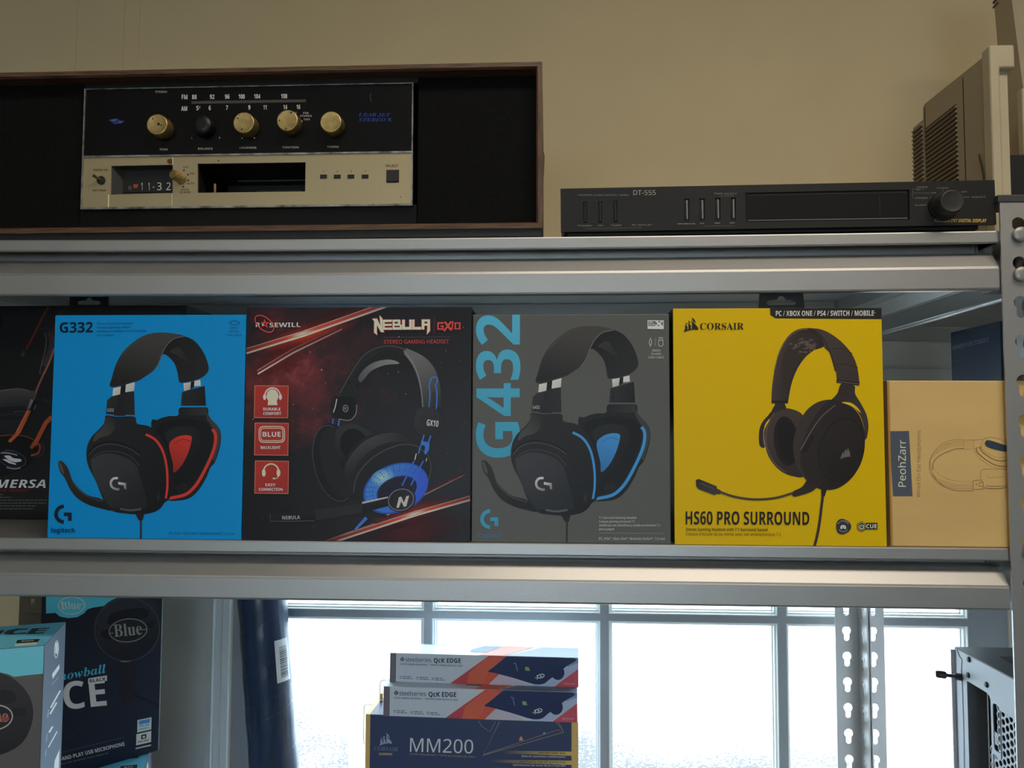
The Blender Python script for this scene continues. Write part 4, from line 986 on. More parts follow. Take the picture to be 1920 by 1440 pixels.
a.poly([(164, 1240), (420, 1216), (690, 1184), (840, 1142), (836, 1196), (700, 1232), (430, 1280), (166, 1284)], (28, 27, 30), grad=((300, 1225), (310, 1282), (15, 15, 18))); a.poly([(420, 1216), (690, 1182), (690, 1232), (430, 1279)], (36, 35, 38)); a.poly([(690, 1172), (836, 1142), (836, 1150), (690, 1184)], (160, 160, 176)); a.stroke([(166, 1240), (166, 1283), (300, 1283), (418, 1279)], 2.5, (92, 90, 94)); a.text('NEBULA', 236, 1273, 20, (156, 152, 156), 'b', w=102, rot=.03)
a.stroke([(715, 1262), (650, 1330)], 20, BU, w2=12)
a.done()
a.begin('feature_badges'); RD = (140, 40, 36); RDb = (176, 108, 88)
for y0_, y1_ in ((514, 700), (724, 911), (938, 1128)):
    a.poly([(82, y0_), (276, y0_ + 3), (272, y1_), (77, y1_ - 2)], RDb); a.poly([(86, y0_ + 4), (272, y0_ + 7), (268, y1_ - 4), (81, y1_ - 6)], (160, 46, 38), grad=((86, y0_), (180, y1_), RD)); 
CRM = (190, 186, 166)
a.ell(184, 574, 34, 38, CRM, n=24); a.poly([(160, 596), (208, 596), (212, 626), (156, 626)], CRM); a.ring(184, 575, 44, 46, 8, (214, 206, 190), a0=PI, a1=2 * PI); a.ell(139, 580, 9, 17, (214, 206, 190), n=14); a.ell(229, 580, 9, 17, (214, 206, 190), n=14)
a.poly(rrect(104, 744, 254, 838, 26), CRM); a.poly(rrect(109, 749, 249, 833, 22), (146, 42, 38)); a.poly(rrect(114, 754, 244, 828, 18), CRM); a.poly(rrect(118, 758, 240, 824, 15), (150, 44, 40)); a.text('BLUE', 178, 804, 27, (216, 206, 186), 'b', w=102, anchor='c')
a.ring(174, 1000, 42, 42, 8, CRM, a0=PI, a1=2 * PI); a.ell(132, 1008, 11, 22, CRM, n=14); a.ell(216, 1008, 11, 22, CRM, n=14); a.curve([(214, 1026), (208, 1038), (192, 1042)], 4, CRM); a.ell(190, 1040, 8, 5, CRM, n=12)
for s_, x, y, w_ in (('DURABLE', 180, 656, 98), ('COMFORT', 182, 681, 102), ('BACKLIGHT', 172, 873, 112), ('EASY', 170, 1084, 58), ('CONNECTION', 171, 1110, 136)): a.text(s_, x, y, 16, (214, 204, 188), 'b', w=w_, anchor='c')
a.done()
a.begin('lettering'); a.c(470, 580, 1920 / 220); WH = (206, 200, 194)
a.text('R', 92, 280, 72, WH, 'b', w=72); a.text('SEWILL', 318, 284, 72, WH, 'b', w=512); a.greek(418, 330, 708, 18, (92, 36, 36))
RD2 = (212, 66, 58)
a.stroke(circ(235, 228, 182, 100, 40, .68), 17, (206, 62, 62), closed=True)
a.poly([(236, 150), (258, 205), (320, 205), (272, 240), (290, 296), (240, 262), (196, 282), (212, 238), (168, 206), (222, 202)], RD2); a.ell(205, 244, 14, 14, (214, 206, 200), n=12); a.ell(248, 232, 16, 18, (46, 20, 22), n=14)
a.c(690, 580, 9.6)
RED = (150, 42, 40); CR_ = (214, 196, 172)
neb = [[(92, 178), (180, 172), (242, 300), (226, 116), (278, 172), (276, 350), (312, 420), (250, 415), (180, 290), (178, 420), (186, 470), (126, 424), (132, 222)],
       [(282, 196), (448, 196), (448, 234), (318, 236), (318, 270), (446, 270), (446, 302), (318, 306), (318, 338), (452, 336), (452, 374), (282, 374)],
       [(460, 196), (590, 196), (600, 210), (600, 260), (590, 284), (626, 282), (626, 374), (460, 374)],
       [(632, 196), (680, 196), (680, 328), (760, 326), (760, 196), (804, 196), (804, 374), (632, 374)],
       [(812, 196), (852, 196), (852, 330), (972, 330), (972, 374), (812, 374)],
       [(982, 196), (1128, 196), (1130, 400), (1074, 466), (1084, 308), (1028, 308), (1028, 374), (982, 374)]]
for p in neb: a.stroke(p, 22, RED, closed=True)
for p in neb: a.poly(p, CR_)
for p in ([(494, 234), (556, 234), (556, 266), (494, 266)], [(494, 304), (590, 304), (590, 330), (494, 330)], [(1030, 234), (1082, 234), (1082, 268), (1030, 268)]): a.poly(p, (70, 26, 28))
a.stroke([(1206, 150), (1206, 440)], 7, (120, 40, 42)); a.stroke([(290, 512), (1490, 508)], 4, (104, 72, 74))
a.stroke([(1370, 262), (1274, 262), (1274, 368), (1362, 368), (1362, 318), (1320, 318)], 36, RD2); a.stroke([(1392, 240), (1508, 390)], 38, RD2); a.stroke([(1510, 236), (1378, 406)], 34, RD2); a.stroke([(1540, 230), (1522, 384)], 24, RD2); a.stroke([(1580, 264), (1660, 264), (1660, 368), (1580, 368)], 34, RD2, closed=True)
a.text('STEREO GAMING HEADSET', 304, 624, 68, (200, 62, 56), 'r', w=1165); a.done()

# yellow box
YEL = (190, 156, 0); KB = (26, 24, 22)
YCARD = M('yellow_card', rgb(*YEL, EM), rough=.45, spec=.2)
t, o = carton('headset_box', 'yellow headset box with black sides, black hang tab and a brown-black headset picture', 'box', .1228, .3247, .0026, .094, M0, .1172, M('black_side_card', (.013, .013, .014), rough=.42))
MB(o).box(.1230, .3244, .0020, .0032, M0 + .0002, .1170, .0003).build('front_panel', YCARD, t)
hang_tab(t, o, .2315, .0455, .012, .1166, .1345, BLACKC)
YC = [(1261, 578), (1652.7, 578), (1664.4, 1024), (1266.5, 1022)]
a = front_art(t, o, .1228, .3247, .0019, M0, .1172, YC, EM).c(1240, 530, 2.823)
HB = (60, 50, 48); HD = (42, 36, 36); HK = (34, 29, 29); HO = (28, 23, 22)
a.begin('headset_picture', INK, 'printed picture of a dark brown headset with a thin boom microphone')
a.poly([(575, 136), (1164, 136), (1166, 196), (604, 190), (578, 172)], (30, 29, 28))
# far cup and band
a.blob([(600, 670), (650, 665), (700, 672), (750, 700), (770, 760), (770, 900), (760, 1020), (700, 1024), (640, 1000), (590, 950), (560, 890), (548, 800), (560, 720)], HB, grad=((560, 700), (720, 1000), HD))
a.poly(cr([(605, 650), (580, 690), (540, 735), (522, 780), (520, 840), (528, 868), (550, 872), (548, 820), (552, 770), (580, 720), (620, 680), (660, 672), (655, 648)], 5, True), HD); a.poly(cr([(578, 722), (552, 770), (546, 800), (546, 780), (556, 745)], 4, True), (190, 156, 0)); a.curve([(545, 780), (545, 830), (552, 866)], 4, (120, 110, 100))
a.ell(665, 840, 66, 132, HO, rot=-.12); a.ell(672, 840, 52, 118, (22, 18, 18), rot=-.12)
a.curve([(600, 690), (565, 760), (560, 860), (600, 950), (660, 1005)], 5, (84, 72, 68)); a.poly([(604, 640), (656, 640), (662, 668), (600, 668)], HD)
a.poly(cr([(585, 640), (588, 560), (600, 470), (620, 380), (660, 300), (710, 255), (770, 242), (830, 246)], 6) + cr([(870, 280), (880, 320), (850, 345), (800, 362), (760, 400), (720, 460), (690, 540), (672, 640)], 6), HB, grad=((600, 450), (720, 470), HK))
a.poly(cr([(640, 420), (680, 320), (740, 272), (800, 268), (830, 300), (820, 345), (780, 380), (720, 440), (670, 540), (640, 560)], 5, True), (46, 38, 36)); 
rs = random.Random(9)
for k in range(46):
    x = rs.gauss(752, 42); y = rs.gauss(325, 24); a.glow(x, y, rs.uniform(8, 20), rs.uniform(3, 6), (104, 93, 83, .9), (62, 52, 49, .9), rot=rs.uniform(-.6, .1), n=8) if (abs(x - 752) < 74 and abs(y - 325) < 46) else None
a.curve([(600, 470), (622, 385), (662, 305), (712, 262), (770, 248), (830, 256)], 5, (90, 78, 74)); a.curve([(588, 632), (672, 632)], 12, HO)
a.poly(cr([(770, 242), (840, 248), (900, 275), (960, 322), (1008, 380), (1034, 440), (1046, 510), (1048, 545)], 6) + cr([(930, 520), (925, 470), (910, 420), (890, 370), (865, 345), (850, 300), (810, 258)], 6), HB, grad=((860, 300), (1030, 480), (52, 44, 42)))
a.curve([(775, 246), (822, 262), (858, 300), (885, 350), (906, 410), (922, 470)], 5, (28, 24, 24)); a.curve([(906, 352), (960, 352), (1010, 378)], 4, (36, 30, 30)); a.curve([(924, 432), (980, 435), (1040, 452)], 4, (36, 30, 30))
a.poly([(928, 515), (1050, 528), (1046, 546), (928, 530)], HO); a.curve([(935, 524), (1048, 538)], 3, (100, 90, 84))
# yoke
a.poly(cr([(955, 535), (1020, 545), (1026, 590), (1056, 640), (1086, 700), (1096, 760), (1088, 820), (1074, 826), (1074, 770), (1056, 710), (1020, 660), (980, 640), (948, 636), (920, 650), (860, 720), (800, 800), (742, 886), (738, 870), (780, 780), (830, 700), (880, 640), (930, 590)], 5, True), HD, grad=((960, 540), (1060, 700), (52, 45, 43)))
# near cup
a.blob([(700, 870), (716, 780), (760, 690), (820, 638), (890, 620), (960, 632), (1020, 668), (1060, 730), (1078, 820), (1066, 930), (1020, 1020), (950, 1080), (880, 1096), (810, 1078), (750, 1020), (712, 950)], (40, 34, 34), grad=((720, 760), (1040, 900), (32, 27, 27)))
a.blob([(700, 870), (716, 780), (762, 690), (822, 640), (880, 626), (820, 700), (770, 790), (742, 880), (740, 960), (770, 1040), (720, 970)], (50, 43, 41))
a.poly([(750, 880), (800, 800), (810, 820), (772, 900), (750, 900)], (26, 22, 22)); a.curve([(740, 885), (790, 795), (850, 710), (920, 650)], 5, (92, 84, 78))
a.ell(955, 885, 118, 170, (34, 29, 29), rot=.26); a.ring(955, 885, 116, 168, 5, (20, 17, 17), rot=.26, n=50); a.ell(962, 885, 104, 156, (36, 31, 31), rot=.26, grad=((900, 780), (1010, 980), (28, 24, 24)))
a.poly(cr([(955, 634), (1000, 636), (1036, 660), (1056, 690), (1020, 662), (985, 646)], 5, True), (190, 160, 30))
a.poly([(948, 934), (958, 905), (964, 896), (968, 908), (972, 888), (978, 882), (984, 892), (988, 872), (1000, 900), (1001, 920), (970, 924)], (92, 86, 82))
# boom and cable
a.poly(cr([(778, 1040), (790, 1062), (826, 1078), (800, 1104), (750, 1122), (706, 1132), (694, 1114), (708, 1100), (748, 1080)], 4, True), (40, 34, 34)); a.curve([(700, 1112), (620, 1136), (540, 1146), (460, 1144), (380, 1130), (310, 1106)], 12, (52, 44, 40)); a.curve([(700, 1109), (620, 1133), (540, 1142), (460, 1140), (380, 1126), (312, 1102)], 3, (96, 86, 70))
a.poly([(186, 1046), (200, 1040), (296, 1078), (300, 1092), (318, 1100), (316, 1122), (296, 1118), (286, 1126), (200, 1094), (188, 1078)], (38, 32, 32), grad=((200, 1040), (230, 1110), (54, 46, 46))); a.curve([(206, 1062), (282, 1092)], 5, (78, 70, 66))
a.poly([(848, 1085), (882, 1080), (868, 1130), (850, 1132)], HK); a.curve([(858, 1125), (850, 1190), (842, 1260), (828, 1340), (812, 1400)], 14, (48, 40, 36))
a.done()
a.begin('lettering'); a.text('PC / XBOX ONE / PS4 / SWITCH / MOBILE', 606, 178, 27, (206, 204, 196), 'b', w=516); a.text('TM', 1121, 166, 7, (150, 148, 140), 'b', w=9)
a.text('CORSAIR', 205, 249, 35, KB, 's', w=232); a.text('HS60 PRO SURROUND', 132, 1281, 69, KB, 'b', w=655)
a.text('Stereo Gaming Headset with 7.1 Surround Sound', 134, 1315, 16, (64, 52, 12), 'b', w=432); a.text("Casque d'écoute de jeu stéréo avec son ambiophonique 7.1", 134, 1339, 15, (72, 60, 16), 'r', w=504); a.done()
def sail(a, x0, y0, s, col):
    """sail mark: three leaning sails over a hull stroke, unit square scaled by s"""
    f = lambda pts: [(x0 + x * s, y0 + y * s) for x, y in pts]
    a.poly(f([(.02, .98), (.12, .76), (.11, .48), (.20, .55), (.28, .62), (.27, .82), (.33, .80), (.34, .52), (.29, .36), (.40, .44), (.50, .53), (.49, .78), (.55, .76), (.58, .44), (.52, .22), (.72, .40), (.92, .62), (.985, .74), (.95, .84), (.72, .78), (.42, .84), (.20, .90)]), col)
    a.poly(f([(.16, .36), (.25, .40), (.24, .52), (.18, .46)]), col); a.poly(f([(.32, .22), (.44, .28), (.43, .42), (.37, .36)]), col); a.poly(f([(.54, .0), (.72, .14), (.84, .40), (.62, .24)]), col)
a.begin('logo'); sail(a, 115, 183, 82, KB)
a.poly([(965 + (40 + 2.6 * math.cos(k * PI / 4)) * math.cos(k * PI / 12) , 1288 + (40 + 2.6 * math.cos(k * PI / 4)) * math.sin(k * PI / 12)) for k in range(24)], (44, 46, 50))
a.poly([(951, 1287), (956, 1281), (974, 1281), (979, 1287), (981, 1299), (973, 1302), (970, 1298), (960, 1298), (957, 1302), (949, 1299)], (206, 204, 196)); a.ell(960, 1291, 2.6, 3, (44, 46, 50), n=8); a.ell(970, 1291, 2.6, 3, (44, 46, 50), n=8)
for i, ch in enumerate('DISCORD'): th = -PI / 2 + (i - 3) * .30; a.text(ch, 965 + 29 * math.cos(th), 1288 + 29 * math.sin(th) + 3, 7, (180, 178, 170), 'b', anchor='c', rot=-(th + PI / 2))
a.stroke(circ(965, 1288, 27, 27, 12, 0, .6, PI - .6), 4, (120, 120, 116))
a.poly([(1062 + 27 * math.cos(PI / 6 + k * PI / 3), 1287 + 27 * math.sin(PI / 6 + k * PI / 3)) for k in range(6)], KB); a.poly([(1062 + 23 * math.cos(PI / 6 + k * PI / 3), 1287 + 23 * math.sin(PI / 6 + k * PI / 3)) for k in range(6)], (190, 176, 110)); a.poly([(1062 + 20 * math.cos(PI / 6 + k * PI / 3), 1287 + 20 * math.sin(PI / 6 + k * PI / 3)) for k in range(6)], KB)
a.stroke(circ(1062, 1288, 11, 11, 18, 0, -.9, PI + .9), 4.5, (206, 200, 170)); a.stroke([(1062, 1276), (1062, 1289)], 4, (206, 200, 170))
a.poly([(1084, 1268), (1145, 1268), (1145, 1302), (1080, 1302)], KB); a.text('CUE', 1086, 1296, 21, (206, 200, 170), 'b', w=55); a.done()

# brown cardboard box
KRA = M('brown_cardboard', rgb(178, 148, 94, EM), rough=.8, var=.05, vscale=9, bump=.08, bscale=160, stretch=(1, 1, 3))
t, o = carton('headphone_box', 'plain brown cardboard headphone box with a dark name label, lying behind the front post', 'box', .3305, .4650, .0036, .085, M0 + .0003, .0462, KRA, bev=.0012)
MB(o).box(.3297, .3312, .006, .086, M0 + .0003, .0462).build('side_flap', KRA, t)
MB(o).tube([(.3300, .0052, .0450), (.3300, .0052, M0 + .002)], .0012, 6).build('flap_edge', M('cardboard_fold', rgb(150, 108, 50, EM), rough=.85), t)
CC = [(1667, 713), (1935, 715.4), (1938, 1028.5), (1669, 1027)]
a = front_art(t, o, .3305, .4650, .0036, M0 + .0003, .0462, CC, EM).c(1660, 780, 8.0)
a.begin('lettering', INK_MATT, 'dark grey label with the name in pale letters')
a.poly([(52, 236), (348, 234), (384, 1222), (88, 1222)], (66, 74, 84)); a.text('PeohZarr', 285, 1078, 112, (206, 192, 166), 'r', w=708, rot=PI / 2 - .016)
a.text('Wired On-Ear Headphones', 500, 1240, 56, (130, 102, 62), 'r', w=1015, rot=PI / 2 - .025); a.done()
a.begin('line_drawing', INK_MATT); LN = (132, 102, 64); LD = (104, 76, 46)
for k, (w_, c_) in enumerate(((5, LN), (4, LN), (4, (146, 116, 76)), (4, (146, 116, 76)))):
    d = k * 30
    a.curve([(1165, 362 + d), (1000, 372 + d), (860, 420 + d), (740, 520 + d * .8), (665, 640 + d * .4), (642 + d * .3, 760), (660 + d * .5, 880), (740 + d * .5, 1000 - d * .4), (880 + d * .3, 1085 - d * .8), (1060, 1138 - d), (1300, 1132 - d)], w_, c_)
a.curve([(1165, 500), (1040, 510), (900, 560), (770, 630), (705, 720), (700, 820)], 9, LD); a.curve([(720, 800), (800, 900), (960, 970), (1130, 995), (1290, 1000)], 4, (146, 116, 76)); a.curve([(690, 900), (780, 1010), (900, 1090), (1060, 1136), (1300, 1134)], 8, (120, 92, 58))
a.stroke([(1165, 372), (1315, 372), (1315, 510), (1165, 512)], 6, LN, closed=True)
for k in range(4): a.stroke([(1175, 400 + k * 27), (1312, 400 + k * 27)], 2.5, (146, 116, 76))
a.stroke([(1295, 985), (1410, 975), (1445, 1010), (1445, 1110), (1295, 1120)], 7, LD, closed=True); a.stroke([(1440, 1008), (1385, 1020), (1385, 1068), (1440, 1068)], 6, LD); a.stroke([(1320, 1042), (1330, 1042)], 8, LD); a.stroke([(1346, 1030), (1350, 1058)], 7, LD)
a.stroke([(1315, 380), (1440, 360)], 4, LN); a.stroke([(1320, 500), (1440, 470)], 4, LN)
a.curve([(1420, 500), (1440, 400), (1500, 345), (1600, 335), (1720, 370), (1900, 440)], 5, LN); a.curve([(1330, 500), (1340, 570), (1450, 690), (1600, 780), (1750, 800), (1900, 770)], 4, LN); a.curve([(1355, 490), (1370, 560), (1480, 660), (1620, 745), (1760, 770), (1900, 740)], 10, LD); a.curve([(1400, 480), (1450, 560), (1560, 640), (1680, 685), (1800, 680), (1900, 640)], 9, LD); a.curve([(1420, 470), (1480, 550), (1580, 610), (1700, 640), (1850, 620)], 4, LN)
a.curve([(1500, 395), (1530, 378), (1600, 392), (1740, 440), (1900, 490), (1900, 556), (1800, 550), (1640, 520), (1520, 480), (1484, 440)], 4, LN, closed=True)
a.poly(cr([(1490, 400), (1520, 378), (1600, 394), (1740, 440), (1900, 496), (1900, 566), (1790, 552), (1640, 520), (1520, 478), (1482, 440)], 5, True), (40, 54, 66)); 
a.curve([(1410, 900), (1440, 820), (1560, 810), (1720, 815), (1900, 830)], 5, LN); a.curve([(1500, 900), (1540, 940), (1700, 930), (1900, 920)], 4, LN); a.curve([(1480, 1060), (1600, 1068), (1760, 1060), (1900, 1020)], 6, LD); a.curve([(1450, 1090), (1600, 1106), (1760, 1090), (1900, 1050)], 9, LD); a.curve([(1410, 880), (1410, 970)], 5, LN)
a.done()

# dark box behind the cardboard box, on the second unit's deck
DK = rgb(20, 30, 46, .30)
t = thing('console_headset_box', 'dark navy box with faint grey lettering standing behind the brown cardboard box', 'box', (.555, .174, M0 + .0001))
o = (.555, .174, M0 + .0001)
MB(o).box(.504, .606, .1206, .227, M0 + .0001, .1200, .0008).build('carton', M('navy_card', DK, rough=.4), t)
a = Art(t, (.504 - o[0], .227 - o[1], .1200 - o[2]), (0, -1, 0), (0, 0, -1), .1064, .2334, [(1782, 622), (1875, 603), (1887.3, 997), (1792, 975.6)], E=.30).c(1740, 590, 11.08)
a.begin('lettering', INK_MATT); a.text('KRAKEN FOR CONSOLE', 512, 722, 88, (84, 96, 116), 'r', w=775, rot=.21)
a.greek(515, 760, 820, 22, (48, 56, 70), .17); a.greek(515, 812, 800, 22, (48, 56, 70), .16); a.greek(515, 596, 575, 20, (44, 52, 66), .2)
a.stroke([(525, 955), (990, 868)], 18, (50, 58, 74), col2=(34, 40, 52)); a.done()

# black box at the far left with an orange-trimmed headset
IMK = (13, 13, 16)
t, o = carton('headset_box', 'black headset box with orange-trimmed headset picture, set back behind the bright blue box', 'box', -.681, -.437, .148, .095, M0, .1455, M('black_print_card', rgb(*IMK, .42), rough=.38))
hang_tab(t, o, -.5595, .0490, .1495, .1400, .1615, BLACKC, sl=.02)
a = front_art(t, o, -.681, -.437, .148, M0, .1455, [(-15.8, 573.7), (350, 572.3), (339, 976.8), (-32.2, 973.3)], .42)
a.begin('headset_picture', INK, 'printed picture of a black headset with orange trim')
a.c(0, 560, 6)
OR = (150, 66, 40); OD = (86, 34, 26)
a.poly([(-10, 200), (0, 180), (40, 210), (55, 260), (20, 350), (-40, 420)], (16, 16, 18)); a.curve([(30, 200), (56, 250), (30, 340), (-10, 400)], 6, (44, 42, 44))
a.curve([(400, 380), (450, 345), (520, 330), (575, 345), (600, 420), (590, 520)], 26, (34, 32, 34)); a.curve([(560, 380), (585, 470), (560, 600), (490, 760)], 62, (52, 44, 46), w2=50); a.curve([(505, 380), (522, 470), (505, 600), (462, 760), (448, 850)], 9, (84, 80, 82))
a.curve([(545, 95), (470, 230), (390, 390), (295, 570)], 26, OD, w2=20); a.stroke([(275, 590), (250, 650)], 28, (54, 52, 54)); a.curve([(700, 120), (620, 300), (560, 460)], 22, (70, 26, 22))
a.curve([(610, 560), (560, 700), (490, 850), (420, 1010), (380, 1130)], 24, (124, 72, 66), w2=20); a.curve([(610, 570), (560, 712), (500, 850)], 9, (150, 84, 60))
a.poly(cr([(-200, 1060), (0, 1035), (120, 1015), (220, 1012), (320, 1030), (400, 1050), (380, 1130), (330, 1230), (250, 1225), (100, 1220), (-40, 1225), (-200, 1240)], 5, True), (66, 62, 60), grad=((150, 1020), (160, 1220), (34, 33, 34))); a.curve([(-100, 1048), (0, 1036), (120, 1018), (220, 1014), (330, 1034)], 6, (104, 98, 86))
a.poly(cr([(-200, 1260), (0, 1225), (150, 1218), (300, 1230), (290, 1440), (200, 1500), (-100, 1520), (-200, 1500)], 5, True), (24, 24, 28)); a.curve([(160, 1275), (250, 1268), (310, 1282)], 12, (52, 52, 56)); a.curve([(0, 1310), (120, 1300), (290, 1310)], 8, (44, 44, 48))
for k in range(9):
    for j in range(16): a.ell(j * 17 + (k % 2) * 8 - 5, 1370 + k * 17, 5, 5, (48, 48, 54), n=6)
a.poly([(355, 1130), (385, 1140), (340, 1245), (310, 1240)], (74, 72, 74), grad=((310, 1240), (345, 1130), (110, 108, 108))); a.poly([(385, 1140), (410, 1150), (368, 1250), (340, 1245)], (16, 16, 18)); a.poly([(400, 1200), (416, 1190), (400, 1240), (384, 1246)], (84, 84, 86)); a.curve([(484, 1130), (520, 1150), (560, 1160)], 12, (46, 46, 50))
a.stroke([(335, 1255), (240, 1440), (110, 1690)], 46, OR, col2=(158, 70, 38)); a.stroke([(322, 1260), (228, 1440), (102, 1680)], 12, (178, 92, 62))
a.stroke([(590, 1330), (520, 1400), (380, 1680)], 50, OR, col2=(128, 54, 32)); a.ell(108, 1690, 22, 22, OR, n=14); a.ell(378, 1686, 22, 22, (128, 54, 32), n=14)
a.c(0, 780, 6.545)
a.curve([(-60, 262), (40, 242), (150, 232), (270, 240), (360, 262), (420, 296)], 9, (128, 60, 46)); a.poly(cr([(-100, 280), (40, 250), (150, 240), (270, 248), (360, 270), (420, 310), (450, 420), (380, 560), (200, 680), (-100, 720)], 5, True), (12, 12, 14))
a.stroke([(325, 30), (240, 200), (130, 308)], 40, OR, col2=(170, 76, 42)); a.stroke([(590, 60), (480, 260), (396, 384)], 44, OR, col2=(128, 54, 32)); a.ell(130, 306, 19, 19, (160, 70, 40), n=14); a.ell(396, 384, 20, 20, (120, 52, 32), n=14)
a.curve([(470, 330), (500, 380), (480, 450), (405, 480)], 24, (112, 48, 30)); a.curve([(510, 330), (545, 390), (520, 470), (430, 505)], 30, (36, 36, 44)); a.ell(402, 482, 16, 16, (96, 62, 60), n=12)
a.ell(160, 530, 172, 102, (14, 14, 22), rot=.22); a.ring(160, 530, 168, 98, 12, (46, 46, 62), rot=.22); a.curve([(20, 452), (120, 456), (220, 480)], 12, (140, 140, 150)); a.curve([(90, 632), (190, 648), (260, 636)], 8, (150, 150, 160)); a.curve([(60, 420), (120, 416), (190, 432)], 6, (60, 60, 72))
a.poly(cr([(60, 488), (130, 486), (170, 515), (262, 530), (264, 556), (190, 566), (120, 545), (92, 520)], 4, True), (196, 194, 186)); a.poly([(36, 530), (80, 528), (140, 560), (210, 586), (200, 598), (120, 578)], (188, 186, 180))
a.done()
a.begin('lettering'); a.text('IMMERSA', -312, 880, 100, (206, 204, 196), 'bi', w=880, shear=.02); a.text('GAMING HEADSET', -160, 928, 30, (96, 30, 34), 'bi', w=540)
for i, x1_ in enumerate((45, 152, 585, 578, 452, 414, 16)): a.greek(-260, 962 + i * 35, x1_, 17, (74, 74, 76))
a.done()

# ------------------------------------------------------------------ microphone boxes, lower left
AQ = (98, 182, 212); AQA = (66, 152, 188)
MDK = M('black_navy_card', rgb(17, 20, 30, .40), rough=.38, var=.1); MGR = M('slate_card', rgb(66, 76, 90, .40), rough=.4)
MCH = M('charcoal_warm_card', rgb(64, 60, 60, .42), rough=.42); AQC = M('aqua_card', rgb(*AQ, .45), rough=.42)
MW, MD, MH = .1512, .097, .2338
def mic_box(label, fr, yaw, ztop, group=None):
    """fr = front right corner, footprint MW x MD"""
    c_, s_ = math.cos(yaw), math.sin(yaw)
    base = (fr[0] - MW / 2 * c_ - MD / 2 * s_, fr[1] - MW / 2 * s_ + MD / 2 * c_, ztop - MH)
    return thing('microphone_box', label, 'box', base, yaw, group)
def blue_word(a, x, y, h, w, col, rot=0.0): a.text('Blue', x, y, h, col, 's', w=w, rot=rot)
FLo = (-MW / 2, -MD / 2, MH)
YA, YB = math.radians(49.2), math.radians(21.8)
zA = -.2174
frA = (-.6396 + MW * math.cos(YA), .2017 + MW * math.sin(YA))
A = mic_box('black microphone box showing the round microphone, standing turned behind the aqua-topped one', frA, YA, zA)
MB().box(-MW / 2, MW / 2, -MD / 2, MD / 2, 0, MH, .0006).build('carton', MDK, A)
a = Art(A, FLo, (1, 0, 0), (0, 0, -1), MW, MH, [(78.7, 1119.6), (305.9, 1088), (296.9, 1407), (65.6, 1475.3)], E=.42).c(0, 1080, 4.0)
a.begin('front_artwork', INK, 'front print with aqua band, round microphone and white lettering')
a.poly([(300, 60), (1250, 20), (1250, 1500), (240, 1640)], (17, 20, 30), grad=((400, 500), (1200, 1250), (24, 32, 48)))
a.poly([(345, 90), (1240, 60), (1240, 150), (910, 174), (870, 195), (835, 216), (690, 238), (655, 250), (630, 280), (580, 308), (510, 316), (450, 304), (415, 276), (345, 282)], AQA)
a.ring(536, 222, 100, 64, 6, (170, 184, 172), rot=-.05); blue_word(a, 458, 252, 58, 150, (178, 188, 174), rot=.06); a.stroke([(440, 232), (456, 231)], 4, (178, 188, 174)); a.stroke([(612, 214), (634, 211)], 4, (178, 188, 174))
a.poly([(900, 640), (1010, 632), (1012, 900), (980, 960), (920, 960), (890, 900)], (22, 24, 32)); a.curve([(905, 640), (960, 640), (1000, 626)], 8, (96, 96, 96)); a.curve([(910, 900), (700, 1080), (470, 1235)], 14, (27, 31, 42)); a.curve([(1000, 890), (1100, 930), (1200, 980)], 20, (16, 20, 30))
a.blob([(710, 420), (725, 320), (775, 230), (850, 175), (950, 150), (1080, 150), (1160, 200), (1196, 290), (1195, 400), (1150, 510), (1060, 600), (960, 636), (860, 625), (780, 570), (728, 500)], (36, 37, 44), grad=((800, 200), (1000, 620), (17, 19, 28)))
a.ring(952, 400, 244, 236, 5, (58, 59, 64), rot=-.2, n=50)
a.blob([(806, 330), (840, 282), (920, 256), (1040, 240), (1110, 262), (1100, 310), (1000, 330), (900, 350), (820, 365)], (14, 16, 22)); a.blob([(755, 440), (775, 408), (840, 396), (900, 420), (880, 470), (790, 470)], (14, 16, 22)); a.blob([(1060, 370), (1120, 345), (1165, 350), (1150, 380), (1100, 400)], (16, 18, 24))
a.ell(960, 408, 142, 86, (22, 24, 30), rot=-.10); a.ring(960, 408, 142, 86, 7, (104, 104, 98), rot=-.10, n=50); blue_word(a, 858, 458, 92, 210, (112, 112, 104), rot=.10); a.stroke([(822, 432), (850, 428)], 6, (112, 112, 104)); a.stroke([(1066, 404), (1098, 398)], 6, (112, 112, 104))
a.text('snowball', 402, 792, 62, (58, 140, 176), 'si', w=404, rot=.17); a.text('ICE', 362, 1014, 204, (196, 198, 184), 'b', w=442, rot=.10)
a.poly([(660, 768), (802, 745), (802, 786), (660, 806)], (196, 198, 184)); a.text('BLACK', 674, 799, 25, (22, 24, 30), 'b', w=120, rot=.13)
a.stroke([(450, 1326), (935, 1208)], 3, (70, 74, 80)); a.text('PLUG-AND-PLAY USB MICROPHONE', 372, 1406, 28, (184, 186, 178), 'b', w=580, rot=.235); a.greek(400, 1424, 810, 14, (66, 70, 80), .235)
a.poly([(1030, 1080), (1136, 1058), (1134, 1150), (1028, 1174)], (150, 178, 200)); a.poly([(1042, 1086), (1124, 1070), (1122, 1098), (1042, 1114)], (58, 110, 160)); a.greek(1044, 1126, 1120, 15, (90, 130, 168), .2); a.greek(1044, 1150, 1116, 13, (90, 130, 168), .2)
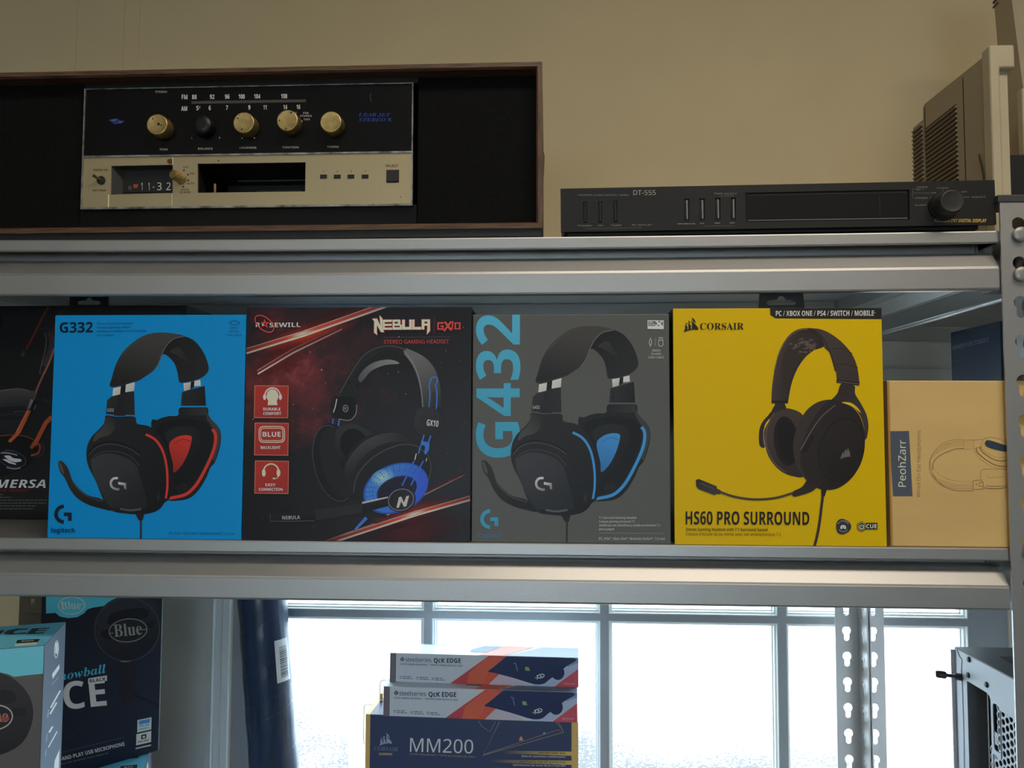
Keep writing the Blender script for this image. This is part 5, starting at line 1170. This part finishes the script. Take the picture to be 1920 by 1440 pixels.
a.poly([(1022, 1186), (1134, 1160), (1132, 1244), (1020, 1270)], (190, 194, 192)); a.poly([(1058, 1192), (1096, 1184), (1096, 1216), (1058, 1224)], (26, 30, 38)); a.poly([(1068, 1200), (1086, 1196), (1088, 1212), (1068, 1214)], (190, 194, 192)); a.text('DISCORD', 1034, 1252, 14, (30, 34, 42), 'b', w=84, rot=.2); a.poly([(1016, 1288), (1132, 1262), (1132, 1272), (1016, 1298)], (190, 194, 192))
a.done()
a = Art(A, (-MW / 2, MD / 2, MH), (0, -1, 0), (0, 0, -1), MD, MH, [(37.2, 1098.9), (78.7, 1119.6), (65.6, 1475.3), (24.5, 1431.4)], E=.42).c(0, 1080, 4.0)
a.begin('side_lettering'); a.poly(cr([(238, 168), (262, 178), (250, 196), (244, 210), (232, 196)], 4, True), (120, 124, 130)); a.ring(245, 205, 14, 24, 4, (110, 114, 122), n=18)
a.text('snowball ICE', 178, 280, 30, (52, 62, 84), 'si', w=110, rot=-.5); a.text('USB MICROPHONE', 190, 330, 16, (44, 50, 66), 'b', w=120, rot=-.4); a.done()
edge = MB().box(MW / 2 - .0006, MW / 2 + .0004, -MD / 2, -MD / 2 + .0012, 0, MH); edge.build('card_edge', M('white_card_edge', rgb(150, 172, 192, .45), rough=.6), A)

B = mic_box('aqua-topped microphone box with slate side, nearest at the lower left', (-.4967, -.0071), YB, zA)
MB().box(-MW / 2, MW / 2, -MD / 2, MD / 2, 0, MH, .0006).build('carton', MCH, B)
def box_b_art(t, full=True):
    a = Art(t, FLo, (1, 0, 0), (0, 0, -1), MW, MH, [(-267.3, 1237.7), (83.3, 1210.3), (66.6, 1669.4), (-291.6, 1729.6)], E=.64).c(0, 1080, 4.0)
    a.begin('front_artwork', INK, 'front print with aqua band over a dark round microphone')
    a.poly([(-1080, 640), (340, 520), (326, 732), (220, 742), (150, 750), (105, 756), (60, 735), (0, 722), (-60, 720), (-150, 740), (-250, 770), (-1080, 860)], AQ)
    a.blob([(-420, 1000), (-380, 850), (-260, 755), (-100, 722), (40, 740), (150, 810), (220, 900), (248, 1000), (240, 1100), (190, 1220), (100, 1300), (-40, 1350), (-200, 1340), (-340, 1250), (-410, 1120)], (46, 43, 45), grad=((100, 780), (0, 1330), (26, 25, 30)))
    a.blob([(-60, 900), (0, 855), (80, 860), (118, 890), (110, 940), (40, 960), (-60, 965)], (28, 27, 31)); a.blob([(90, 1000), (150, 985), (200, 1005), (190, 1040), (110, 1055)], (28, 27, 31))
    a.ell(-40, 1062, 134, 92, (32, 30, 34), rot=-.1); a.ring(-40, 1062, 134, 92, 10, (160, 150, 140), rot=-.15, n=44); blue_word(a, -150, 1104, 90, 214, (150, 120, 108), rot=.06); a.poly([(10, 1050), (70, 1060), (70, 1078), (20, 1098), (6, 1080)], (128, 66, 54)); a.done()
    a = Art(t, (-MW / 2, MD / 2, MH), (1, 0, 0), (0, -1, 0), MW, MD, [(-185.2, 1187.8), (123.2, 1166.3), (83.3, 1210.3), (-267.3, 1237.7)], E=.68).c(0, 1080, 4.0)
    a.begin('top_artwork', INK, 'aqua top flap with dark lettering'); a.poly([(-760, 420), (520, 330), (345, 540), (-1100, 650)], AQ)
    a.poly([(60, 408), (130, 396), (215, 394), (205, 402), (140, 406), (110, 416), (100, 428), (120, 432), (200, 424), (190, 434), (90, 440), (40, 438), (30, 426)], (26, 34, 46))
    a.poly([(242, 394), (375, 388), (368, 396), (290, 400), (284, 408), (356, 404), (348, 412), (272, 416), (262, 426), (338, 422), (326, 432), (196, 438)], (26, 34, 46))
    a.poly([(0, 410), (40, 407), (0, 442), (-50, 446)], (26, 34, 46))
    a.poly([(128, 482), (302, 472), (284, 496), (122, 506)], (18, 22, 30)); a.poly([(114, 512), (282, 498), (272, 514), (110, 526)], (206, 206, 192)); a.text('BLACK', 164, 494, 8, (200, 204, 200), 'b', w=90, rot=.06)
    a.done()
    a = Art(t, (MW / 2, -MD / 2, MH), (0, 1, 0), (0, 0, -1), MD, MH, [(83.3, 1210.3), (123.2, 1166.3), (108.9, 1574.8), (66.6, 1669.4)], E=.42).c(0, 1110, 1440 / 330)
    a.begin('side_artwork', INK, 'slate side with white logo and lettering'); a.poly([(300, 400), (570, 200), (520, 2200), (260, 2600)], (52, 62, 76), grad=((500, 300), (380, 1200), (84, 98, 114)))
    WT = (190, 200, 210)
    a.ring(461, 470, 16, 70, 6, WT, rot=.05, n=30); a.poly([(452, 420), (470, 410), (474, 470), (466, 510), (450, 500)], WT)
    a.poly([(425, 672), (484, 590), (486, 628), (430, 712)], WT); a.stroke([(420, 760), (478, 700)], 5, (110, 122, 138)); a.stroke([(412, 950), (492, 806)], 12, WT); a.stroke([(408, 1000), (462, 905)], 13, WT); a.stroke([(388, 1030), (396, 962)], 6, (120, 134, 150))
    a.stroke([(400, 1150), (430, 1100)], 14, WT); a.stroke([(394, 1272), (466, 1140)], 9, WT); a.stroke([(376, 1230), (384, 1160)], 5, (120, 134, 150)); a.stroke([(370, 1345), (378, 1290)], 5, (120, 134, 150)); a.poly([(446, 1380), (486, 1285), (480, 1440), (440, 1440)], WT); a.done()
box_b_art(B)
def copy_box(src, label, fr, yaw, ztop):
    c_ = src.copy(); COL.objects.link(c_); c_['label'] = label
    co, s_ = math.cos(yaw), math.sin(yaw)
    c_.location = (fr[0] - MW / 2 * co - MD / 2 * s_, fr[1] - MW / 2 * s_ + MD / 2 * co, ztop - MH); c_.rotation_euler = (0, 0, yaw)
    for ch in src.children:
        d = ch.copy(); COL.objects.link(d); d.parent = c_
    return c_
copy_box(B, 'aqua-topped microphone box under the turned black microphone box', (-.5263, .2483), math.radians(22), zA - MH)
copy_box(B, 'lowest microphone box, under the nearest aqua-topped one', (-.4967, -.0071), YB, zA - MH)
copy_box(B, 'mostly hidden microphone box at the back, its aqua top corner right of the black one', (-.612, .342), 0.0, zA - MH)

# ------------------------------------------------------------------ rolled mat in film
ROLL = M('navy_film_wrap', (0.028, 0.050, 0.105), rough=.22, var=.25, vscale=10, stretch=(6, 6, 1), bump=.25, bscale=45)
p0, p1 = Vector((-.395, .415, L0 + .001)), Vector((-.4435, .425, -.215))
roll = thing('rolled_mat', 'tall dark navy roll wrapped in clear film leaning by the window, with a barcode sticker', 'roll', p0)
ax = (p1 - p0).normalized(); Lr = (p1 - p0).length
MB(p0).lathe([(.010, .001), (.0355, .0005), (.0365, .003)] + [(.0365 + .0005 * math.sin(k * 1.7), .003 + (Lr - .006) * k / 30) for k in range(1, 30)] + [(.0365, Lr - .003), (.0345, Lr), (.010, Lr - .001)], p0, ax, 40).build('roll', ROLL, roll)
FILM = bpy.data.materials.new('clear_film'); FILM.use_nodes = True
N = FILM.node_tree.nodes; L = FILM.node_tree.links; out = N['Material Output']; N.remove(N['Principled BSDF'])
tb = N.new('ShaderNodeBsdfTransparent'); tb.inputs[0].default_value = (.96, .98, 1, 1); gl = N.new('ShaderNodeBsdfGlossy'); gl.inputs['Roughness'].default_value = .12; 
mx = N.new('ShaderNodeMixShader'); L.new(facing_fac(N, L), mx.inputs[0]); L.new(tb.outputs[0], mx.inputs[1]); L.new(gl.outputs[0], mx.inputs[2]); L.new(mx.outputs[0], out.inputs['Surface'])
sd = ax.cross(Vector((0, 1, 0))).normalized(); ft = sd.cross(ax).normalized()
if ft.y > 0: ft = -ft
sd = ft.cross(ax).normalized()
if sd.x < 0: sd = -sd
def on_roll(th, d, r=.0372): return p0 + ax * d + (ft * math.cos(th) + sd * math.sin(th)) * r
fl = MB(p0)
for d0, d1, r_ in ((.05, .075, .0008), (.12, .150, .0009), (.175, .205, .0008), (.235, .268, .0011), (.262, .292, .0007), (.305, .345, .0009), (.372, .405, .0007)):
    fl.tube([on_roll(th, d0 + (d1 - d0) * (th + 1.2) / 2.7, .0368) for th in [(-1.2 + 2.7 * k / 16) for k in range(17)]], r_, 5)
for th, a0, a1 in ((1.05, .0, .46), (1.25, .02, .44), (.75, .0, .2), (-.9, .1, .45)):
    fl.tube([on_roll(th + .06 * math.sin(k), a0 + (a1 - a0) * k / 12, .0368) for k in range(13)], .0008, 5)
fl.build('film_wrinkles', FILM, roll)
st = MB(p0); nst = 6; vs = []
for th in np.linspace(.72, 1.42, nst + 1): vs += [on_roll(th, .300 - .0 * th, .0371), on_roll(th, .362, .0371)]
st.add(vs, [(2 * i, 2 * i + 2, 2 * i + 3, 2 * i + 1) for i in range(nst)]); lab = st.build('barcode_sticker', M('white_sticker', (.62, .66, .68), rough=.4), roll)
bc = MB(p0)
d = .306; rs = random.Random(3)
while d < .352:
    w_ = rs.choice((.0006, .001, .0016)); bc.add([on_roll(.90, d, .0374), on_roll(1.08, d, .0375), on_roll(1.26, d, .0375), on_roll(.90, d + w_, .0374), on_roll(1.08, d + w_, .0375), on_roll(1.26, d + w_, .0375)], [(0, 1, 4, 3), (1, 2, 5, 4)]); d += w_ + rs.choice((.0008, .0012))
bc.build('barcode', M('barcode_ink', (.05, .05, .06), rough=.5), lab)

# ------------------------------------------------------------------ mouse mat boxes
YM = math.radians(-2)
def mat_box(name, label, fr, w, d, h, z0, mat, group=None):
    c_, s_ = math.cos(YM), math.sin(YM)
    base = (fr[0] - w / 2 * c_ - d / 2 * s_, fr[1] - w / 2 * s_ + d / 2 * c_, z0)
    t = thing(name, label, 'box', base, YM, group)
    MB().box(-w / 2, w / 2, -d / 2, d / 2, 0, h, .0008).build('carton', mat, t)
    return t
NAV = M('navy_box_card', rgb(40, 50, 78, .46), rough=.38); GLD = (176, 142, 82)
w, d, h = .299, .07, .0931
mm = mat_box('mouse_mat_box', 'long navy mouse mat box with gold edges and white lettering under two white boxes', (.042, .336), w, d, h, -.5003, NAV)
GC = M('gold_card', rgb(*GLD, .46), rough=.4)
for x0, x1 in ((-w / 2 - .0003, -w / 2 + .0062), (w / 2 - .0090, w / 2 + .0003)): MB().box(x0, x1, -d / 2 - .0003, d / 2 + .0003, -.00005, h + .0003).build('gold_edge', GC, mm)
a = Art(mm, (-w / 2, -d / 2 - .0003, h), (1, 0, 0), (0, 0, -1), w, h, [(686.4, 1339.3), (1083.8, 1353), (1083.9, 1482.6), (684.7, 1465.9)], E=.46).c(660, 1180, 4.0)
a.begin('lettering'); a.text('MM200', 434, 916, 102, (192, 196, 204), 'r', w=474, rot=-.03); a.text('CLOTH MOUSE MAT / TAPIS DE SOURIS EN TISSU', 434, 940, 12, (150, 128, 96), 'r', w=492, rot=-.045)
a.text('CORSAIR', 164, 908, 30, (88, 98, 124), 's', w=182, rot=-.03); a.text('GAMING', 202, 941, 17, (176, 152, 100), 'b', w=100, rot=-.03)
a.done()
a.begin('artwork'); sail(a, 203, 776, 98, (128, 138, 160))
a.poly([(1140, 908), (1660, 916), (1660, 948), (1140, 930)], (60, 60, 74), grad=((1140, 915), (1420, 930), (182, 146, 84))); a.poly([(1040, 976), (1660, 984), (1660, 1016), (1040, 996)], (52, 56, 76), grad=((1040, 985), (1360, 1000), (182, 146, 84))); a.poly([(960, 1036), (1660, 1044), (1660, 1080), (960, 1060)], (52, 56, 76), grad=((960, 1045), (1320, 1060), (182, 146, 84)))
for i, (s_, x, y, w_, c_) in enumerate((('Anti-skid rubber base', 1400, 930, 200, (60, 52, 40)), ('Base en caoutchouc antidérapante', 1274, 956, 326, (186, 190, 200)), ('Optimized for high-DPI gaming mice', 1256, 996, 346, (60, 52, 40)), ('Optimisé pour les souris de jeu à haut DPI', 1206, 1022, 396, (186, 190, 200)))): a.text(s_, x, y, 14, c_, 'b', w=w_, rot=-.02)
GL = (128, 112, 96)
a.stroke([(1108, 690), (982, 944), (1588, 770), (1530, 694)], 5, GL); a.stroke([(990, 936), (1546, 752), (1566, 764)], 4, GL); a.stroke([(948, 686), (975, 728), (1036, 768), (1076, 690)], 4, GL); a.stroke([(1550, 696), (1588, 770)], 4, GL); a.poly([(1252, 836), (1260, 808), (1272, 800), (1284, 832)], (176, 112, 88)); a.poly([(1430, 790), (1440, 766), (1456, 780)], (120, 124, 140)); a.done()
# clear plastic hangers and gold tuck flap at the left end
TABP = bpy.data.materials.new('clear_plastic'); TABP.use_nodes = True
N = TABP.node_tree.nodes; L = TABP.node_tree.links; out = N['Material Output']; N.remove(N['Principled BSDF'])
tb = N.new('ShaderNodeBsdfTransparent'); tb.inputs[0].default_value = (.93, .95, .96, 1); gl = N.new('ShaderNodeBsdfGlossy'); gl.inputs['Roughness'].default_value = .1; mx = N.new('ShaderNodeMixShader'); mx.inputs[0].default_value = .06
L.new(tb.outputs[0], mx.inputs[1]); L.new(gl.outputs[0], mx.inputs[2]); L.new(mx.outputs[0], out.inputs['Surface'])
RIM = M('clear_plastic_edge', (.55, .58, .60), rough=.3)
def clear_tab(t, x0, z0, wx, hz, y):
    q = MB(); o_ = rrect(x0 - wx, z0, x0, z0 + hz, .005, 5); i_ = rrect(x0 - wx * .72, z0 + hz * .28, x0 - wx * .40, z0 + hz * .72, .003, 4)
    q.prism([o_, i_], lambda u, v, k: (u, y + k, v), .0008); r = q.build('clear_hanger', TABP, t)
    e = MB(); e.tube([(u, y - .0003, v) for u, v in o_ + o_[:1]], .0005, 5, False); e.tube([(u, y - .0003, v) for u, v in i_ + i_[:1]], .0004, 5, False); e.build('hanger_rim', RIM, r)
clear_tab(mm, -w / 2 + .002, .032, .018, .058, .012)
MB().box(-w / 2 + .006, -w / 2 + .0105, .018, .020, h, h + .011).build('gold_flap', GC, mm)
for k, lbl in ((1, 'navy mouse mat box second from the bottom of the stack by the window'), (2, 'lowest navy mouse mat box of the stack by the window')):
    c_ = mm.copy(); COL.objects.link(c_); c_.location.z -= k * (h - .0008) ; c_['label'] = lbl
    for ch in mm.children:
        if ch.name.startswith(('carton', 'gold_edge')): e = ch.copy(); COL.objects.link(e); e.parent = c_
    if k == 2: c_.location.z = L0 + .0001
WHC = M('pale_grey_card', rgb(186, 192, 200, .62), rough=.4); ENDC = M('mauve_end_card', rgb(92, 84, 92, .46), rough=.45)
def edge_box(label, fr, w, z0, h, corners, top, sheet_off):
    d = .05
    t = mat_box('mouse_mat_box', label, fr, w, d, h, z0, WHC)
    MB().box(-w / 2 - .0003, -w / 2 + .0085, -d / 2 - .0003, d / 2 + .0003, .0002, h - .0002).build('end_band', ENDC, t)
    dx, dy, sx = sheet_off
    a = Art(t, (-w / 2, -d / 2 - .0003, h), (1, 0, 0), (0, 0, -1), w, h, [(272, 158), (1697, 200), (1697, 412), (271, 366)], E=.50); a.c(0, 0, 1)
    NB = (34, 44, 78)
    a.begin('artwork', INK, 'front print with red and orange band and navy mat picture')
    a.poly([(1020, 180), (1175, 186), (900, 388), (722, 382)], (176, 70, 66), grad=((1020, 190), (800, 380), (158, 62, 70))); a.poly([(1000, 200), (1060, 186), (1140, 200), (960, 330), (870, 300)], (196, 84, 66)); a.poly([(870, 300), (1020, 290), (960, 390), (850, 386)], (206, 86, 62)); a.poly([(1020, 292), (1100, 310), (1010, 394), (960, 390)], (190, 78, 62))
    a.poly([(1100, 310), (1240, 360), (1330, 402), (1020, 394)], (168, 160, 170)); a.poly([(1640, 215), (1697, 205), (1697, 280), (1490, 408), (1330, 402), (1500, 330)], (150, 160, 182)); a.poly([(1697, 275), (1697, 414), (1505, 410)], (170, 72, 84)); a.poly([(1560, 200), (1697, 200), (1697, 232), (1620, 262)], (112, 128, 162))
    a.poly(cr([(1018, 288), (1060, 258), (1150, 190), (1200, 186), (1660, 200), (1600, 262), (1480, 350), (1440, 380), (1390, 388), (1330, 378), (1200, 340), (1060, 304), (1022, 298)], 4, True), NB, grad=((1100, 220), (1400, 380), (30, 42, 72)))
    a.ell(1540, 304, 50, 52, (28, 40, 72), n=30); a.poly([(1290, 262), (1318, 262), (1330, 290), (1296, 288)], (124, 140, 96)); a.curve([(1206, 234), (1222, 238), (1228, 262), (1236, 290)], 4, (128, 144, 166)); a.ring(1412, 328, 26, 13, 6, (186, 196, 208), rot=-.25, n=20); a.stroke([(1384, 320), (1384, 352)], 6, (186, 196, 208)); a.ell(1412, 328, 9, 5, (186, 196, 208), n=10); a.ell(1371, 340, 4, 4, (186, 196, 208), n=8)
    a.text('MEDIUM', 1584, 388, 12, (206, 130, 138), 'b', w=84, rot=-.03); a.done()
    a.begin('lettering'); a.text('steelseries', 386, 221, 30, (44, 54, 92), 'r', w=196, rot=-.02); a.text('QcK EDGE', 602, 229, 33, (30, 38, 72), 'b', w=204, rot=-.015)
    a.text('CLOTH GAMING MOUSEPAD  /  TAPIS DE SOURIS DE JEU EN TISSU', 346, 243, 11, (80, 90, 116), 'b', w=474, rot=-.032)
    for x, y in ((354, 332), (480, 339), (598, 344)): a.ring(x, y, 8, 8, 3, (60, 72, 104), n=14); a.greek(x + 16, y - 4, x + 78, 9, (84, 94, 120), -.03); a.greek(x + 16, y + 9, x + 88, 9, (84, 94, 120), -.03)
    a.ring(364, 204, 12, 11, 5, (34, 42, 76), n=18); a.ell(366, 204, 5, 5, (34, 42, 76), n=10); a.stroke([(350, 206), (360, 206)], 5, (34, 42, 76)); a.stroke([(362, 194), (364, 186)], 4, (34, 42, 76)); a.done()
    a = Art(t, (-w / 2, d / 2, h + .0002), (1, 0, 0), (0, -1, 0), w, d, [(325, 105), (1690, 155), (1697, 200), (272, 158)], E=.62)
    a.begin('top_artwork'); a.poly([(1210, 138), (1420, 146), (1180, 188), (1015, 180)], (208, 112, 92)); a.poly([(960, 150), (1060, 134), (1200, 140), (1060, 168), (950, 162)], (96, 106, 126)); a.poly([(1470, 148), (1690, 156), (1697, 200), (1640, 198), (1200, 186)], (112, 122, 140)); a.text('steelseries  QcK EDGE', 560, 118, 9, (96, 104, 120), 'b', w=270, rot=-.03); a.done()
    return t
edge_box('upper pale mouse mat box with red band, topmost of the stack by the window', (.0435, .352), .270, -.3662, .0407, None, None, (0, 0, 1))
q2 = edge_box('lower pale mouse mat box with red band, resting on the navy gold-edged box', (.041, .332), .272, -.4072, .0410, None, None, (0, 0, 1))
clear_tab(q2, -.1362, .008, .014, .030, .010)

# ------------------------------------------------------------------ white computer tower
CW = M('white_case_paint', (0.40, 0.42, 0.47), rough=.4, var=.02); CIN = M('case_interior', (0.030, 0.036, 0.052), rough=.5, var=.1)
PXf, PY0, PY1, PZ0, PZ1 = .503, .2326, .0300, L0, -.2700
po = (.70, .131, L0)
pc = thing('computer_tower', 'white computer tower with honeycomb rear vent and black thumbscrew, right of the perforated posts', 'computer', po)
PW_, PH_ = PY0 - PY1, PZ1 - PZ0
PCC = [(1792.6, 1214.4), (1998.3, 1325.7), (2028, 2169.3), (1810.8, 1872.2)]
a = Art(pc, (PXf - po[0], PY0 - po[1], PZ1 - po[2]), (0, -1, 0), (0, 0, -1), PW_, PH_, PCC, E=.45).c(1770, 1190, 5.76)
pf = lambda u, v, k: Vector((PXf - po[0] + k, PY0 - po[1] - u, PZ1 - po[2] - v))
uvs = lambda pts: [a.uv(p) for p in pts]
i0, j0 = a.uv((247, 497)); i1, _ = a.uv((500, 640)); 
io = [(i0, j0), (i1 - .006, j0), (i1 - .002, j0 + .002), (i1, j0 + .006), (i1, j0 + .168), (i0, j0 + .168)]
s0, t0 = a.uv((524, 730)); s1, t1 = a.uv((606, 1090)); slot = rrect(s0, t0, max(s1, s0 + .011), t0 + .052, .004, 4)
v0u, v0v = a.uv((560, 760)); v0u = max(v0u, s0 + .0005)
h0u, h0v = s0 + .0135, t0 + .004
rear = MB(); vent1 = [(h0u, h0v), (PW_ - .012, h0v), (PW_ - .012, h0v + .125), (s0 - .002, h0v + .125), (s0 - .002, t0 + .0575), (h0u, t0 + .0575)]
rear.prism([[(0, 0), (PW_, 0), (PW_, PH_), (0, PH_)], io, slot, vent1], pf, .0012); rear.build('rear_panel', CW, pc)
hx = MB(); rr = .0050; px_ = rr * 1.5; py_ = rr * math.sqrt(3)
def hexa(cx, cy, r): return [(cx + r * math.cos(k * PI / 3), cy + r * math.sin(k * PI / 3)) for k in range(6)]
nx = int(.19 / px_)
for i in range(nx):
    for j in range(18):
        cx = s0 - .004 + i * px_; cy = h0v - .002 + (j + .5 * (i % 2)) * py_
        if cx > PW_ - .006 or cy > h0v + .130 or (cx < h0u - .004 and cy < t0 + .0525): continue
        o_ = hexa(cx, cy, rr); n_ = hexa(cx, cy, rr * .72)
        vs = [pf(u, v, .0008) for u, v in o_ + n_] + [pf(u, v, .0018) for u, v in n_]
        hx.add(vs, [(k, (k + 1) % 6, 6 + (k + 1) % 6, 6 + k) for k in range(6)] + [(6 + k, 6 + (k + 1) % 6, 12 + (k + 1) % 6, 12 + k) for k in range(6)])
hv = hx.build('honeycomb_vent', CW, pc); hv['kind'] = 'stuff'
MB().add([pf(s0 + .001, t0 + .002, .004), pf(s0 + .010, t0 + .002, .004), pf(s0 + .010, t0 + .05, .004), pf(s0 + .001, t0 + .05, .004)], [(0, 1, 2, 3)]).build('slot_back', CIN, pc)
MB().lathe([(.0022, 0), (.0022, .0012), (.001, .0013)], pf(s0 + .0060, t0 + .026, .0035), (-1, 0, 0), 14).build('screw', CW, pc)
sh = MB(po); XB = .900
sh.box(PXf + .0012, XB, PY0 - .0012, PY0 + .0060, PZ0, PZ1 - .0012); sh.build('side_panel', CW, pc)
MB(po).box(PXf - .0030, XB, PY0 + .0062, PY0 + .0085, PZ0 + .002, PZ1 - .004, .0006).build('outer_side_panel', M('pinkish_white_edge', (.62, .585, .60), rough=.5), pc)
MB(po).box(PXf + .0012, XB, PY1, PY1 + .0012, PZ0, PZ1 - .0012).build('side_panel', CW, pc)
MB(po).box(PXf + .0012, XB, PY1, PY0, PZ0, PZ0 + .0012).build('bottom_panel', CW, pc); MB(po).box(XB - .0012, XB, PY1, PY0, PZ0, PZ1).build('front_panel', CW, pc)
MB(po).box(PXf - .0002, XB, PY1 - .001, PY0 + .002, PZ1 - .0010, PZ1 + .0006).build('top_panel', M('dark_top_panel', (.055, .060, .072), rough=.5), pc)
MB(po).box(PXf + .03, XB - .05, PY1 + .03, PY0 - .04, PZ1 + .0006, PZ1 + .0016).build('dust_filter', M('dust_filter_mesh', (.012, .013, .018), rough=.8), pc)
inn = MB(); inn.add([pf(-.002 + .003, .002, .060), pf(PW_ - .002, .002, .060), pf(PW_ - .002, PH_ - .002, .060), pf(.001, PH_ - .002, .060)], [(0, 1, 2, 3)]); inn.build('inner_wall', CIN, pc)
bx = MB(); m0 = i0 + (i1 - i0) * .56; bx.box(0, 0, 0, 0, 0, 0) if False else None
bx.add([pf(m0, j0 - .004, .008), pf(m0 + .0022, j0 - .004, .008), pf(m0 + .0022, j0 + .172, .008), pf(m0, j0 + .172, .008), pf(m0, j0 - .004, .05), pf(m0, j0 + .172, .05)], [(0, 1, 2, 3), (0, 3, 5, 4)]); bx.build('circuit_board', M('board_grey', (.07, .075, .075), rough=.5), pc)
ports = MB()
for k, (v_, hh) in enumerate(((.045, .014), (.066, .010), (.098, .016), (.120, .030))): 
    q0 = pf(m0 + .0025, j0 + v_, .010); q1 = pf(m0 + .016, j0 + v_ + hh, .030); ports.box(min(q0.x, q1.x), max(q0.x, q1.x), min(q0.y, q1.y), max(q0.y, q1.y), min(q0.z, q1.z), max(q0.z, q1.z))
ports.build('port_block', M('port_metal', (.20, .20, .19), rough=.4, metal=.5), pc)
for p in ((272, 268), (264, 437), (462, 540)):
    s_ = MB().lathe([(.0034, 0), (.0034, .0006), (.0026, .0018), (.001, .0020)], a.at(p, 0), (-1, 0, 0), 16).build('screw', M('dark_screw', (.03, .03, .038), rough=.4), pc)
b0 = a.at((205, 470), 0) + Vector((0, .004, 0))
th = MB().tube([b0, b0 + Vector((-.006, .003, 0)), b0 + Vector((-.0062, .0031, 0)), b0 + Vector((-.020, .009, 0))], [.0042, .0042, .0022, .0022], 14)
th.tube([b0 + Vector((-.014, .0065, 0)), b0 + Vector((-.016, .0074, 0)), b0 + Vector((-.023, .0105, 0)), b0 + Vector((-.025, .0113, 0))], [.0032, .0045, .0045, .0034], 14)
tsw = th.build('thumbscrew', M('purplish_black_screw', (.035, .028, .040), rough=.35), pc)
a.begin('panel_seam', INK_MATT); a.stroke([(140, 160), (170, 235), (196, 270), (190, 400), (200, 560), (205, 700), (215, 1000), (222, 1440)], 9, (30, 36, 52)); a.done()

# room lamp housings on the ceiling
for (x, y, z), sx, sy, pwr in LAMPS:
    lt = thing('ceiling_light', 'strip light on the ceiling ' + ('nearest the shelves' if y > -1 else 'at the left, far from the shelves' if x < 0 else 'at the right, far from the shelves'), 'lamp', (x, y, CZ), group='ceiling strip lights')
    MB((x, y, CZ)).box(x - sx / 2 - .02, x + sx / 2 + .02, y - sy / 2 - .02, y + sy / 2 + .02, CZ - .018, CZ, .004).build('housing', CEIL, lt)
bpy.data.objects.remove(_to); bpy.data.curves.remove(_tc)
